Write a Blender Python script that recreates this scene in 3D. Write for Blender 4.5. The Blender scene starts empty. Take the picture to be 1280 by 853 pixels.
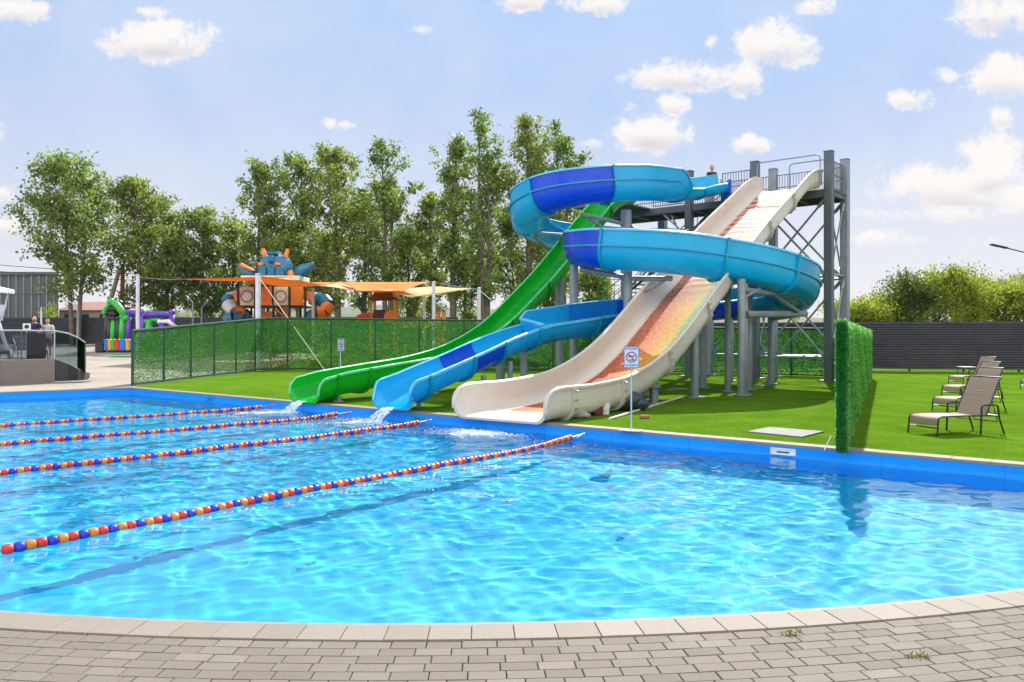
import bpy, bmesh, math, random
import numpy as np
from mathutils import Vector, Matrix
from mathutils.geometry import tessellate_polygon
R = math.radians
random.seed(7)
SC = bpy.context.scene
COL = SC.collection
F, HZ, CH = 989.0, 420.0, 1.8          # focal length, horizon row and eye height measured on the photograph
def P(px, py, Y):                       # point seen at a pixel, at distance Y
    return Vector(((px - 640) / F * Y, Y, CH - (py - HZ) / F * Y))
def smooth01(a, b, x):
    t = min(1, max(0, (x - a) / (b - a))); return t * t * (3 - 2 * t)
def ZG(x, y):                           # terrain height
    return 0.9 * smooth01(44, 72, y)

# ---------------------------------------------------------------- objects
WORLDLOC = {}
def tag(o, label=None, cat=None, group=None, kind=None):
    if label: o['label'] = label
    if cat: o['category'] = cat
    if group: o['group'] = group
    if kind: o['kind'] = kind
    return o
def thing(name, label, cat, loc=(0, 0, 0), group=None):
    o = bpy.data.objects.new(name, None); COL.objects.link(o)
    o.location = loc; o.empty_display_size = 0.2
    WORLDLOC[o.name] = Vector(loc)
    return tag(o, label, cat, group)
def link(name, me, parent=None):
    o = bpy.data.objects.new(name, me); COL.objects.link(o)
    if parent is not None:
        o.parent = parent
        o.location = -WORLDLOC.get(parent.name, Vector((0, 0, 0)))
    return o
def finish(me, mats, ang=35):
    for m in (mats if isinstance(mats, (list, tuple)) else [mats]): me.materials.append(m)
    if ang:
        me.polygons.foreach_set('use_smooth', [True] * len(me.polygons))
        if ang < 180: me.set_sharp_from_angle(angle=R(ang))
class MB:
    def __init__(s): s.v = []; s.f = []; s.mi = []; s.uv = []; s.col = []
    def face(s, idx, mi=0, uv=None): s.f.append(idx); s.mi.append(mi); s.uv.append(uv)
    def poly(s, pts, mi=0):
        b = len(s.v); s.v += [tuple(p) for p in pts]; s.face(list(range(b, b + len(pts))), mi)
    def box(s, c, d, rot=None, mi=0, bev=0.0):
        # centre, full dimensions, rotation matrix 3x3
        hx, hy, hz = d[0] / 2, d[1] / 2, d[2] / 2
        bv = min(bev, hx * .45, hy * .45, hz * .45)
        c = Vector(c); b = len(s.v)
        def add(p):
            p = Vector(p)
            if rot is not None: p = rot @ p
            s.v.append(tuple(c + p))
        if bv <= 0:
            for z in (-hz, hz):
                for x, y in ((-hx, -hy), (hx, -hy), (hx, hy), (-hx, hy)): add((x, y, z))
            for q in ((3, 2, 1, 0), (4, 5, 6, 7), (0, 1, 5, 4), (1, 2, 6, 5), (2, 3, 7, 6), (3, 0, 4, 7)):
                s.face([b + i for i in q], mi)
            return
        bm = bmesh.new(); r = bmesh.ops.create_cube(bm, size=1)
        bmesh.ops.scale(bm, vec=d, verts=bm.verts)
        bmesh.ops.bevel(bm, geom=list(bm.edges), offset=bv, segments=1, affect='EDGES')
        bm.verts.index_update()
        for v in bm.verts: add(v.co)
        for f in bm.faces: s.face([b + v.index for v in f.verts], mi)
        bm.free()
    def tube(s, pts, r, n=8, mi=0, caps=True, closed=False):
        pts = [Vector(p) for p in pts]
        rs = r if isinstance(r, (list, tuple)) else [r] * len(pts)
        b = len(s.v); N = len(pts); prev = None
        for i, p in enumerate(pts):
            if closed: t = pts[(i + 1) % N] - pts[i - 1]
            else: t = pts[min(i + 1, N - 1)] - pts[max(i - 1, 0)]
            t = t.normalized() if t.length > 1e-9 else Vector((0, 0, 1))
            if prev is None:
                u = t.orthogonal().normalized()
                if abs(t.z) > .99: u = Vector((1, 0, 0))
            else:
                u = (prev - t * prev.dot(t)); u = u.normalized() if u.length > 1e-6 else t.orthogonal().normalized()
            prev = u; w = t.cross(u)
            for k in range(n):
                a = 2 * math.pi * k / n
                s.v.append(tuple(p + (u * math.cos(a) + w * math.sin(a)) * rs[i]))
        for i in range(N if closed else N - 1):
            j = (i + 1) % N
            for k in range(n):
                k2 = (k + 1) % n
                s.face([b + i * n + k, b + i * n + k2, b + j * n + k2, b + j * n + k], mi)
        if caps and not closed:
            s.face([b + k for k in range(n)][::-1], mi); s.face([b + (N - 1) * n + k for k in range(n)], mi)
    def lathe(s, prof, c=(0, 0, 0), n=16, mi=0, sx=1, sy=1, rot=None):
        b = len(s.v); c = Vector(c)
        for (r, z) in prof:
            for k in range(n):
                a = 2 * math.pi * k / n
                p = Vector((r * math.cos(a) * sx, r * math.sin(a) * sy, z))
                if rot is not None: p = rot @ p
                s.v.append(tuple(c + p))
        for i in range(len(prof) - 1):
            for k in range(n):
                k2 = (k + 1) % n
                s.face([b + i * n + k, b + i * n + k2, b + (i + 1) * n + k2, b + (i + 1) * n + k], mi)
        s.face([b + k for k in range(n)][::-1], mi); s.face([b + (len(prof) - 1) * n + k for k in range(n)], mi)
    def ball(s, c, r, n=12, mi=0, rot=None):
        rx, ry, rz = r if isinstance(r, (tuple, list)) else (r, r, r)
        prof = [(max(1e-3, math.sin(math.pi * i / (n // 2 + 2))), -math.cos(math.pi * i / (n // 2 + 2)) * rz) for i in range(n // 2 + 3)]
        s.lathe(prof, c, n, mi, rx, ry, rot)
    def prism(s, outline, z0, z1, mi=0):
        b = len(s.v); n = len(outline)
        s.v += [(x, y, z0) for x, y in outline] + [(x, y, z1) for x, y in outline]
        for i in range(n):
            j = (i + 1) % n; s.face([b + i, b + j, b + n + j, b + n + i], mi)
        s.face([b + i for i in range(n)][::-1], mi); s.face([b + n + i for i in range(n)], mi)
    def mesh(s, name, mats, ang=35):
        me = bpy.data.meshes.new(name); me.from_pydata(s.v, [], s.f)
        if any(s.mi): me.polygons.foreach_set('material_index', s.mi)
        if any(u is not None for u in s.uv):
            L = me.uv_layers.new(name='UVMap'); d = []
            for f, u in zip(s.f, s.uv):
                d += [c for q in (u or [(0, 0)] * len(f)) for c in q]
            L.data.foreach_set('uv', d)
        finish(me, mats, ang); me.update()
        return me
    def build(s, name, mats, parent=None, ang=35):
        return link(name, s.mesh(name, mats, ang), parent)
def copy_tree(o, parent=None, loc=None, rz=None):
    c = o.copy(); COL.objects.link(c)
    if parent is not None: c.parent = parent
    if loc is not None: c.location = loc
    if rz is not None: c.rotation_euler = (0, 0, rz)
    for ch in list(o.children): copy_tree(ch, c)
    return c
def rotz(a): return Matrix.Rotation(a, 3, 'Z')
def align(d, up=Vector((0, 0, 1))):     # matrix whose x axis runs along d
    x = Vector(d).normalized(); y = up.cross(x)
    y = y.normalized() if y.length > 1e-5 else Vector((0, 1, 0))
    return Matrix((x, y, x.cross(y))).transposed()
def quads(name, V, mats, parent=None, tint=None, ang=0):
    """V: (n,4,3) array of quads -> one mesh; tint: per-face value"""
    n = len(V); me = bpy.data.meshes.new(name)
    me.vertices.add(n * 4); me.vertices.foreach_set('co', V.reshape(-1).astype(np.float32))
    me.loops.add(n * 4); me.loops.foreach_set('vertex_index', np.arange(n * 4, dtype=np.int32))
    me.polygons.add(n); me.polygons.foreach_set('loop_start', np.arange(0, n * 4, 4, dtype=np.int32))
    me.update(calc_edges=True)
    if tint is not None:
        at = me.attributes.new('tint', 'FLOAT', 'FACE'); at.data.foreach_set('value', tint.astype(np.float32))
    for m in (mats if isinstance(mats, (list, tuple)) else [mats]): me.materials.append(m)
    return link(name, me, parent)
def leaf_quads(rng, C, size, upbias=0.0, aspect=0.6, droop=None):
    """rhombic leaves at centres C with random directions"""
    n = len(C)
    a = rng.normal(size=(n, 3)); a[:, 2] += upbias; a /= np.linalg.norm(a, axis=1)[:, None]
    b = rng.normal(size=(n, 3)); b -= a * (a * b).sum(1)[:, None]; b /= np.linalg.norm(b, axis=1)[:, None]
    s = (size * rng.uniform(.45, 1.4, n))[:, None]
    V = np.empty((n, 4, 3)); V[:, 0] = C - a * s * .5; V[:, 2] = C + a * s * .5
    V[:, 1] = C + b * s * aspect * .5; V[:, 3] = C - b * s * aspect * .5
    return V

# ---------------------------------------------------------------- materials
def lin(r, g, b): return tuple(((c / 255) / 12.92 if c / 255 <= .04045 else ((c / 255 + .055) / 1.055) ** 2.4) for c in (r, g, b))
class NT:
    def __init__(s, m): s.t = m.node_tree; s.n = s.t.nodes; s.l = s.t.links
    def new(s, typ, **kw):
        n = s.n.new(typ)
        for k, v in kw.items():
            if k.startswith('in_'):
                key = k[3:]; key = int(key) if key.isdigit() else key.replace('_', ' ')
                n.inputs[key].default_value = v
            else: setattr(n, k, v)
        return n
    def put(s, a, b): s.l.new(a, b)
    def math(s, op, a, b=None, clamp=False):
        n = s.n.new('ShaderNodeMath'); n.operation = op; n.use_clamp = clamp
        for i, v in enumerate((a, b)):
            if v is None: continue
            if isinstance(v, (int, float)): n.inputs[i].default_value = v
            else: s.l.new(v, n.inputs[i])
        return n.outputs[0]
    def ramp(s, fac, stops, interp='LINEAR'):
        n = s.n.new('ShaderNodeValToRGB'); n.color_ramp.interpolation = interp
        e = n.color_ramp.elements
        while len(e) < len(stops): e.new(.5)
        for i, (p, c) in enumerate(stops):
            e[i].position = p; e[i].color = (*c, 1) if len(c) == 3 else c
        s.l.new(fac, n.inputs[0]); return n.outputs[0]
    def mix(s, fac, a, b, typ='MIX'):
        n = s.n.new('ShaderNodeMix'); n.data_type = 'RGBA'; n.blend_type = typ
        for k, v in (('Factor', fac), ('A', a), ('B', b)):
            i = [q for q in n.inputs if q.name == k and (q.type == 'RGBA' or k == 'Factor' and q.type == 'VALUE')][0]
            if isinstance(v, (int, float)): i.default_value = v
            elif isinstance(v, tuple): i.default_value = (*v, 1)
            else: s.l.new(v, i)
        return [q for q in n.outputs if q.type == 'RGBA'][0]
def newmat(name):
    m = bpy.data.materials.new(name); m.use_nodes = True
    nt = NT(m); bs = nt.n['Principled BSDF']
    return m, nt, bs
def noise(nt, scale, detail=4, rough=.55, co='Object', vec=None, sc3=None):
    tc = nt.new('ShaderNodeTexCoord')
    src = tc.outputs[co]
    if sc3:
        mp = nt.new('ShaderNodeMapping'); mp.inputs['Scale'].default_value = sc3; nt.put(src, mp.inputs[0]); src = mp.outputs[0]
    n = nt.new('ShaderNodeTexNoise'); n.inputs['Scale'].default_value = scale
    n.inputs['Detail'].default_value = detail; n.inputs['Roughness'].default_value = rough
    nt.put(src, n.inputs['Vector']); return n.outputs['Fac']
def mat(name, col, rough=.5, metal=0, var=.12, vscale=3, bump=0, bscale=40, spec=.5, trans=0, coat=0, dirt=None, dscale=1.5, damt=.5):
    """plain surface: base colour broken up by noise, optional bump, wear and translucency"""
    m, nt, bs = newmat(name)
    f = noise(nt, vscale, 5)
    lo = tuple(c * (1 - var) for c in col); hi = tuple(min(1, c * (1 + var)) for c in col)
    c = nt.ramp(f, [(.3, lo), (.7, hi)])
    if dirt:
        d = nt.ramp(noise(nt, dscale, 8, .65), [(.5, (0, 0, 0)), (.75, (damt,) * 3)])
        c = nt.mix(d, c, dirt)
    nt.put(c, bs.inputs['Base Color'])
    bs.inputs['Roughness'].default_value = rough; bs.inputs['Metallic'].default_value = metal
    bs.inputs['Specular IOR Level'].default_value = spec
    r = nt.ramp(noise(nt, vscale * 2.3, 4), [(.3, (max(0, rough - .08),) * 3), (.7, (min(1, rough + .1),) * 3)])
    nt.put(r, bs.inputs['Roughness'])
    if coat: bs.inputs['Coat Weight'].default_value = coat; bs.inputs['Coat Roughness'].default_value = .06
    if bump:
        b = nt.new('ShaderNodeBump'); b.inputs['Strength'].default_value = bump; b.inputs['Distance'].default_value = .02
        nt.put(noise(nt, bscale, 4), b.inputs['Height']); nt.put(b.outputs[0], bs.inputs['Normal'])
    if trans:
        tr = nt.new('ShaderNodeBsdfTranslucent'); nt.put(c, tr.inputs[0])
        mx = nt.new('ShaderNodeMixShader'); mx.inputs[0].default_value = trans
        nt.put(bs.outputs[0], mx.inputs[1]); nt.put(tr.outputs[0], mx.inputs[2])
        nt.put(mx.outputs[0], nt.n['Material Output'].inputs[0])
    return m
def leafmat(name, dark, mid, light, trans=.4, rough=.5, spec=.3):
    m, nt, bs = newmat(name)
    at = nt.new('ShaderNodeAttribute'); at.attribute_name = 'tint'
    c = nt.ramp(at.outputs['Fac'], [(0, dark), (.5, mid), (1, light)])
    nt.put(c, bs.inputs['Base Color']); bs.inputs['Roughness'].default_value = rough; bs.inputs['Specular IOR Level'].default_value = spec
    tr = nt.new('ShaderNodeBsdfTranslucent'); nt.put(c, tr.inputs[0])
    mx = nt.new('ShaderNodeMixShader'); mx.inputs[0].default_value = trans
    nt.put(bs.outputs[0], mx.inputs[1]); nt.put(tr.outputs[0], mx.inputs[2])
    nt.put(mx.outputs[0], nt.n['Material Output'].inputs[0])
    return m

# ---------------------------------------------------------------- camera
cam = bpy.data.cameras.new('camera'); camo = bpy.data.objects.new('camera', cam); COL.objects.link(camo)
camo.location = (0, 0, CH); camo.rotation_euler = (R(90), 0, 0)
cam.sensor_width = 36; cam.lens = 36 * F / 1280; cam.shift_y = -6.5 / 1280; cam.clip_end = 6000; cam.clip_start = .05
SC.camera = camo
# ---------------------------------------------------------------- light
SUNV = Vector((.38, 1.08, 1)).normalized()
el = math.asin(SUNV.z); az = math.atan2(SUNV.x, SUNV.y)
sun = bpy.data.lights.new('sun', 'SUN'); suno = bpy.data.objects.new('sun', sun); COL.objects.link(suno)
sun.energy = 4.9; sun.angle = R(.53); sun.color = (1, .95, .87)
suno.rotation_euler = SUNV.to_track_quat('Z', 'Y').to_euler(); suno.location = (0, 0, 60)
# ---------------------------------------------------------------- sky with fair-weather clouds
w = bpy.data.worlds.new('World'); SC.world = w; w.use_nodes = True
nt = NT(w); bg = nt.n['Background']
sky = nt.new('ShaderNodeTexSky'); sky.sky_type = 'NISHITA'; sky.sun_disc = False
sky.sun_elevation = el; sky.sun_rotation = az; sky.air_density = 1.0; sky.dust_density = .6; sky.ozone_density = 1.2; sky.altitude = 100
SKYS = .10; EXPO = .75
bg.inputs['Strength'].default_value = SKYS
tc = nt.new('ShaderNodeTexCoord'); sep = nt.new('ShaderNodeSeparateXYZ'); nt.put(tc.outputs['Generated'], sep.inputs[0])
X, Yy, Z = sep.outputs
yc = nt.math('MAXIMUM', Yy, .05)
u = nt.math('DIVIDE', X, yc); v = nt.math('DIVIDE', Z, yc)
comb = nt.new('ShaderNodeCombineXYZ'); nt.put(u, comb.inputs[0]); nt.put(v, comb.inputs[1])
def fbm(scale, detail, off=(0, 0, 0), rough=.6, dist=0):
    mp = nt.new('ShaderNodeMapping'); mp.inputs['Location'].default_value = off; nt.put(comb.outputs[0], mp.inputs[0])
    n = nt.new('ShaderNodeTexNoise'); n.inputs['Scale'].default_value = scale; n.inputs['Detail'].default_value = detail
    n.inputs['Roughness'].default_value = rough; n.inputs['Distortion'].default_value = dist
    nt.put(mp.outputs[0], n.inputs['Vector']); return n.outputs['Fac']
n1 = fbm(19, 9, rough=.66, dist=.25); n2 = fbm(52, 9, (3, 1, 0), rough=.72, dist=.7)
# azimuth / height, half widths of each cloud, weight (degrees of the picture divided by focal length)
clouds = [(200,50,74,25,1),(188,16,20,8,.6),(18,12,46,16,.8),(652,0,36,13,.8),(745,4,42,17,.9),(528,38,14,7,.45),(411,154,10,6,.6),(432,156,12,5,.6),
 (850,94,62,20,1),(925,98,34,20,.95),(970,54,48,28,1),(818,166,52,24,1),(842,130,19,17,.8),(938,181,26,12,.9),(1137,123,27,13,.75),
 (1245,16,58,27,1),(1258,98,52,27,1),(1200,232,92,34,.9),(1245,205,46,40,.9),(1254,146,18,14,.7),(1110,297,52,11,.65),(-2,281,36,11,.85),(0,240,22,11,.8),
 (116,191,14,4,.4),(1020,8,24,10,.5),(888,52,10,9,.45),(1280,255,70,22,.8),(1190,268,95,10,.6),(1325,300,60,16,.6),(-60,150,60,30,.9),(1420,120,80,40,1),(500,-120,120,40,1),(900,-150,160,60,1),(100,-160,120,40,.9),(1230,300,26,7,.35),(1186,94,18,7,.35),(735,180,16,5,.4),(790,132,16,7,.35)]
field = None; shade = None
for (cx, cy, a, b, wt) in clouds:
    du = nt.math('DIVIDE', nt.math('SUBTRACT', u, (cx - 640) / F), a * 1.12 / F)
    dv0 = nt.math('SUBTRACT', v, (420 - cy) / F)
    dv = nt.math('DIVIDE', dv0, b * 1.15 / F)
    d2 = nt.math('ADD', nt.math('MULTIPLY', du, du), nt.math('MULTIPLY', dv, dv))
    f = nt.math('MULTIPLY', nt.math('SUBTRACT', 1.0, d2), wt)
    f = nt.math('MAXIMUM', f, -1.0)
    # lit tops, greyer base
    s = nt.math('MULTIPLY', nt.math('MAXIMUM', f, 0.0), nt.math('MULTIPLY', dv, -1.0))
    field = f if field is None else nt.math('MAXIMUM', field, f)
    shade = s if shade is None else nt.math('ADD', shade, s)
nz = nt.math('ADD', nt.math('MULTIPLY', nt.math('SUBTRACT', n1, .5), 4.4), nt.math('MULTIPLY', nt.math('SUBTRACT', n2, .5), 3.0))
dens = nt.math('ADD', nt.math('ADD', nt.math('MULTIPLY', field, 1.25), nz), .10)
cmask = nt.ramp(nt.math('MULTIPLY', dens, 1.0, True), [(.0, (0, 0, 0)), (.3, (.22,) * 3), (.65, (.66,) * 3), (.95, (.92,) * 3), (1, (.95,) * 3)])
# thin high haze streaks
veil = nt.ramp(fbm(3.2, 8, (7, 2, 0), .62, .4), [(.40, (0, 0, 0)), (.75, (.38,) * 3)])
front = nt.math('GREATER_THAN', Yy, .06)
up = nt.math('GREATER_THAN', Z, .0)
cm = nt.math('MULTIPLY', nt.math('MULTIPLY', cmask, front), up)
CL = 1 / SKYS / 2 ** EXPO
shd = nt.math('ADD', nt.math('MULTIPLY', shade, 1.1), nt.math('MULTIPLY', nt.math('SUBTRACT', n1, .5), .6), True)
ccol = nt.ramp(shd, [(.0, (1.0 * CL, .965 * CL, .93 * CL)), (.22, (.95 * CL, .90 * CL, .88 * CL)), (.6, (.66 * CL, .64 * CL, .70 * CL))])
# sky colour: the physical sky, paler and milkier low down (summer haze)
zz = nt.math('MAXIMUM', Z, 0.0)
g = lambda *c: tuple(q * CL for q in c)
hcol = nt.ramp(zz, [(0, g(.79, .74, .78)), (.06, g(.77, .75, .82)), (.15, g(.66, .71, .86)), (.28, g(.47, .62, .91)), (.42, g(.44, .62, .95)), (.8, g(.27, .45, .82)), (1, g(.22, .40, .78))])
skyc = nt.mix(.94, sky.outputs[0], hcol)
# unseen bright clouds added behind the camera to fill the shaded faces
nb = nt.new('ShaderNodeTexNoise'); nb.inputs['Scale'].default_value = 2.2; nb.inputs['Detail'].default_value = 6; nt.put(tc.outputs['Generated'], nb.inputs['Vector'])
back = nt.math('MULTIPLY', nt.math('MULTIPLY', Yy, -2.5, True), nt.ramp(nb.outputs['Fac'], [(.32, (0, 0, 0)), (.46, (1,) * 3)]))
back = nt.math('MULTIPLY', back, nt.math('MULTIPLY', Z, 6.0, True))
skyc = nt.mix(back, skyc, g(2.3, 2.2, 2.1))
skyc = nt.mix(veil, skyc, (.92 * CL, .93 * CL, .97 * CL))
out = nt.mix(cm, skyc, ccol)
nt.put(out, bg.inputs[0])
w.cycles.sampling_method = 'MANUAL'; w.cycles.sample_map_resolution = 1024
# ---------------------------------------------------------------- render settings
SC.view_settings.view_transform = 'Standard'; SC.view_settings.look = 'None'; SC.view_settings.gamma = 1
SC.view_settings.exposure = EXPO; SC.view_settings.use_curve_mapping = False
SC.render.engine = 'CYCLES'
cy = SC.cycles
cy.use_denoising = True; cy.denoiser = 'OPENIMAGEDENOISE'; cy.denoising_input_passes = 'RGB_ALBEDO_NORMAL'
cy.max_bounces = 8; cy.diffuse_bounces = 3; cy.glossy_bounces = 4; cy.transmission_bounces = 6; cy.transparent_max_bounces = 12
cy.caustics_reflective = False; cy.caustics_refractive = True; cy.blur_glossy = .5
cy.sample_clamp_indirect = 6; cy.use_adaptive_sampling = True; cy.adaptive_threshold = .02
cy.use_light_tree = True
# ---------------------------------------------------------------- pool geometry
AC, AR = Vector((-.77, 19.5)), 14.6                      # near edge: an arc
C0 = Vector((-13.2, 27.4)); EDIR = Vector((20.3, -16.4)).normalized(); VDIR = Vector((-EDIR.y, EDIR.x))  # far edge and its outward normal
def arc(r, a0, a1, n): return [Vector((AC.x + r * math.cos(R(a0 + (a1 - a0) * i / n)), AC.y + r * math.sin(R(a0 + (a1 - a0) * i / n)))) for i in range(n + 1)]
A0, A1 = -151.0, -45.4
LEFTP = Vector((-21.5, 21.0))
def outline(off):
    a = arc(AR + off, A0, A1, 120)
    e = C0 + VDIR * off
    t = (a[-1] - e).dot(EDIR); a = a + [e + EDIR * (t + .01)]
    return a + [C0 + VDIR * off + Vector((-.3, 0)) * off, LEFTP + Vector((-off * .6, off * .8))]
POOL = outline(0); COP = outline(.33)
WZ, DEPTH = -.21, -1.35
m_liner, nt, bs = newmat('pool_liner')
f = noise(nt, 1.2, 4); c = nt.ramp(f, [(.3, (.006, .25, .86)), (.7, (.010, .30, .92))])
tcw = nt.new('ShaderNodeTexCoord'); spw = nt.new('ShaderNodeSeparateXYZ'); nt.put(tcw.outputs['Object'], spw.inputs[0])
band = nt.ramp(nt.math('ADD', nt.math('MULTIPLY', nt.math('ADD', spw.outputs[2], .21), 6.0), nt.math('MULTIPLY', nt.math('SUBTRACT', noise(nt, 5, 6, .7), .5), .9)), [(0, (.45,) * 3), (.3, (.25,) * 3), (.5, (0, 0, 0))])
c = nt.mix(band, c, (.06, .38, .80))
al = nt.math('FRACT', nt.math('MULTIPLY', nt.math('ADD', nt.math('MULTIPLY', spw.outputs[0], EDIR.x), nt.math('MULTIPLY', spw.outputs[1], EDIR.y)), .62))
seam = nt.ramp(al, [(0, (.35,) * 3), (.012, (.3,) * 3), (.02, (0, 0, 0))]); c = nt.mix(seam, c, (.004, .16, .62))
nt.put(c, bs.inputs['Base Color']); bs.inputs['Roughness'].default_value = .4; bs.inputs['Specular IOR Level'].default_value = .15
m_floor, nt, bs = newmat('pool_floor_liner')
f = noise(nt, .8, 5); c = nt.ramp(f, [(.3, (.004, .455, .94)), (.7, (.008, .53, .98))])
nt.put(c, bs.inputs['Base Color']); bs.inputs['Roughness'].default_value = .5
mb = MB(); n = len(POOL)
for i in range(n):
    a, b = POOL[i], POOL[(i + 1) % n]
    mb.poly([(a.x, a.y, DEPTH), (a.x, a.y, -.02), (b.x, b.y, -.02), (b.x, b.y, DEPTH)])
wall = tag(mb.build('pool_wall', m_liner, ang=60), kind='structure')
mb = MB()
tri = tessellate_polygon([[Vector((p.x, p.y, 0)) for p in POOL]])
mb.v = [(p.x, p.y, DEPTH) for p in POOL]; [mb.face(list(t)) for t in tri]
pfloor = tag(mb.build('pool_floor', m_floor, ang=0), kind='structure')
bm = bmesh.new(); bm.from_mesh(pfloor.data); bmesh.ops.recalc_face_normals(bm, faces=bm.faces)
if sum(f.normal.z for f in bm.faces) < 0: bmesh.ops.reverse_faces(bm, faces=bm.faces)
bm.to_mesh(pfloor.data); bm.free()
# water: a real wavy surface
def inside(x, y, poly):
    r = np.zeros(x.shape, bool); n = len(poly)
    for i in range(n):
        a, b = poly[i], poly[(i + 1) % n]
        if a.y == b.y: continue
        c = ((a.y > y) != (b.y > y)) & (x < (b.x - a.x) * (y - a.y) / (b.y - a.y) + a.x); r ^= c
    return r
def wave_height(X, Y):
    rng = np.random.default_rng(11)
    H = np.zeros_like(X)
    for i in range(72):
        lam = .15 * (9.0 ** rng.uniform(0, 1)); th = rng.normal(1.25, 1.05)
        k = 2 * math.pi / lam; amp = .0026 * lam ** 1.42 * rng.uniform(.5, 1.5) * (1.0 if lam < .5 else .78)
        wx = X + .12 * np.sin(Y * 1.1 + i) + .1 * np.sin(X * .7 + 2 * i); wy = Y + .12 * np.sin(X * 1.3 - i)
        ph = k * (wx * math.cos(th) + wy * math.sin(th)) + rng.uniform(0, 6.28)
        H += amp * np.sin(ph + .35 * np.sin(ph))
    # choppier where the slides pour in, calmer on the right near side
    g = .72 + .5 * np.exp(-(((X + 2) / 7) ** 2 + ((Y - 16) / 6) ** 2)) + .22 * np.sin(X * .37 + 1) * np.sin(Y * .41)
    for (sx, sy) in ((-5.9, 20.4), (-3.2, 18.0), (-.6, 15.9)):
        d = np.sqrt((X - sx) ** 2 + (Y - sy) ** 2); H += .012 * np.exp(-d / 1.4) * np.sin(d * 11 + .6 * np.sin(X * 3))
    g = g * (1 - .55 * np.exp(-(((X + 2.0) / 3.4) ** 2 + ((Y - 6.3) / 2.2) ** 2))); return H * g
st = .042
xs = np.arange(-22, 11.2, st); ys = np.arange(4.4, 28.0, st)
GX, GY = np.meshgrid(xs, ys, indexing='ij')
fr = np.abs(GX) < .72 * GY + 3.0
ok = inside(GX, GY, outline(.12)) & fr
GZ = WZ + wave_height(GX, GY)
idx = -np.ones(GX.shape, np.int64)
use = np.zeros(GX.shape, bool)
q = ok[:-1, :-1] & ok[1:, :-1] & ok[1:, 1:] & ok[:-1, 1:]
for sx in (0, 1):
    for sy in (0, 1): use[sx:sx + q.shape[0], sy:sy + q.shape[1]] |= q
idx[use] = np.arange(use.sum())
V = np.stack([GX[use], GY[use], GZ[use]], 1)
QF = np.stack([idx[:-1, :-1][q], idx[1:, :-1][q], idx[1:, 1:][q], idx[:-1, 1:][q]], 1)
me = bpy.data.meshes.new('water'); me.vertices.add(len(V)); me.vertices.foreach_set('co', V.reshape(-1).astype(np.float32))
me.loops.add(len(QF) * 4); me.loops.foreach_set('vertex_index', QF.reshape(-1).astype(np.int32))
me.polygons.add(len(QF)); me.polygons.foreach_set('loop_start', np.arange(0, len(QF) * 4, 4, dtype=np.int32))
me.update(calc_edges=True); me.polygons.foreach_set('use_smooth', [True] * len(QF))
m_water = bpy.data.materials.new('pool_water'); m_water.use_nodes = True; nt = NT(m_water); nt.n.remove(nt.n['Principled BSDF'])
gl = nt.new('ShaderNodeBsdfGlass'); gl.inputs['IOR'].default_value = 1.33; gl.inputs['Roughness'].default_value = 0; gl.inputs['Color'].default_value = (.84, .995, 1, 1)
nt.put(gl.outputs[0], nt.n['Material Output'].inputs[0])
me.materials.append(m_water)
water = tag(link('water', me), kind='structure')
water.cycles.is_caustics_caster = True; pfloor.cycles.is_caustics_receiver = True; wall.cycles.is_caustics_receiver = True
sun.cycles.is_caustics_light = True

# ---------------------------------------------------------------- coping: square tiles round the arc, strips along the far edge
m_tile, nt, bs = newmat('coping_tile')
at = nt.new('ShaderNodeAttribute'); at.attribute_name = 'tint'
c = nt.ramp(at.outputs['Fac'], [(0, (.205, .175, .142)), (.5, (.225, .195, .162)), (1, (.248, .216, .184))])
sp = nt.ramp(noise(nt, 60, 6, .7), [(.35, (.86,) * 3), (.65, (1.06,) * 3)])
c = nt.mix(1.0, c, sp, 'MULTIPLY')
st_ = nt.ramp(noise(nt, 2.2, 7, .65), [(.52, (0, 0, 0)), (.8, (.45,) * 3)])
c = nt.mix(st_, c, (.27, .23, .19)); nt.put(c, bs.inputs['Base Color']); bs.inputs['Roughness'].default_value = .75
b = nt.new('ShaderNodeBump'); b.inputs['Strength'].default_value = .25; b.inputs['Distance'].default_value = .004; nt.put(noise(nt, 160, 5, .7), b.inputs['Height']); nt.put(b.outputs[0], bs.inputs['Normal'])
m_nose = mat('coping_edge', (.25, .22, .20), .7, var=.15, vscale=8)
class Slabs:                                          # many bevelled slabs in one mesh, each with its own tint
    def __init__(s): s.q = []; s.t = []
    def add(s, pts, z0, z1, bev, tint):
        c = sum(pts, Vector((0, 0))) / len(pts)
        ins = [p + (c - p).normalized() * bev * 1.4 for p in pts]
        n = len(pts)
        for i in range(n):
            j = (i + 1) % n
            s.q.append([(*pts[i], z0), (*pts[j], z0), (*pts[j], z1 - bev), (*pts[i], z1 - bev)]); s.t.append(tint)
            s.q.append([(*pts[i], z1 - bev), (*pts[j], z1 - bev), (*ins[j], z1), (*ins[i], z1)]); s.t.append(tint)
        s.q.append([(*p, z1) for p in ins]); s.t.append(tint)
    def build(s, name, m): return quads(name, np.array(s.q), m, tint=np.array(s.t))
rng = random.Random(3)
sl = Slabs()
dth = math.degrees(.255 / AR)
a = A0 + 2
while a < A1 - .2:
    g = math.degrees(.0022 / AR)
    pts = [Vector((AC.x + r * math.cos(R(q)), AC.y + r * math.sin(R(q)))) for r, q in ((AR + .004, a + g), (AR + .004, a + dth - g), (AR + .245, a + dth - g), (AR + .245, a + g))]
    pts = [pts[0], pts[3], pts[2], pts[1]][::-1]
    sl.add(pts, -.03, .012 + rng.uniform(-.0012, .0012), .003, rng.random()); a += dth
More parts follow.
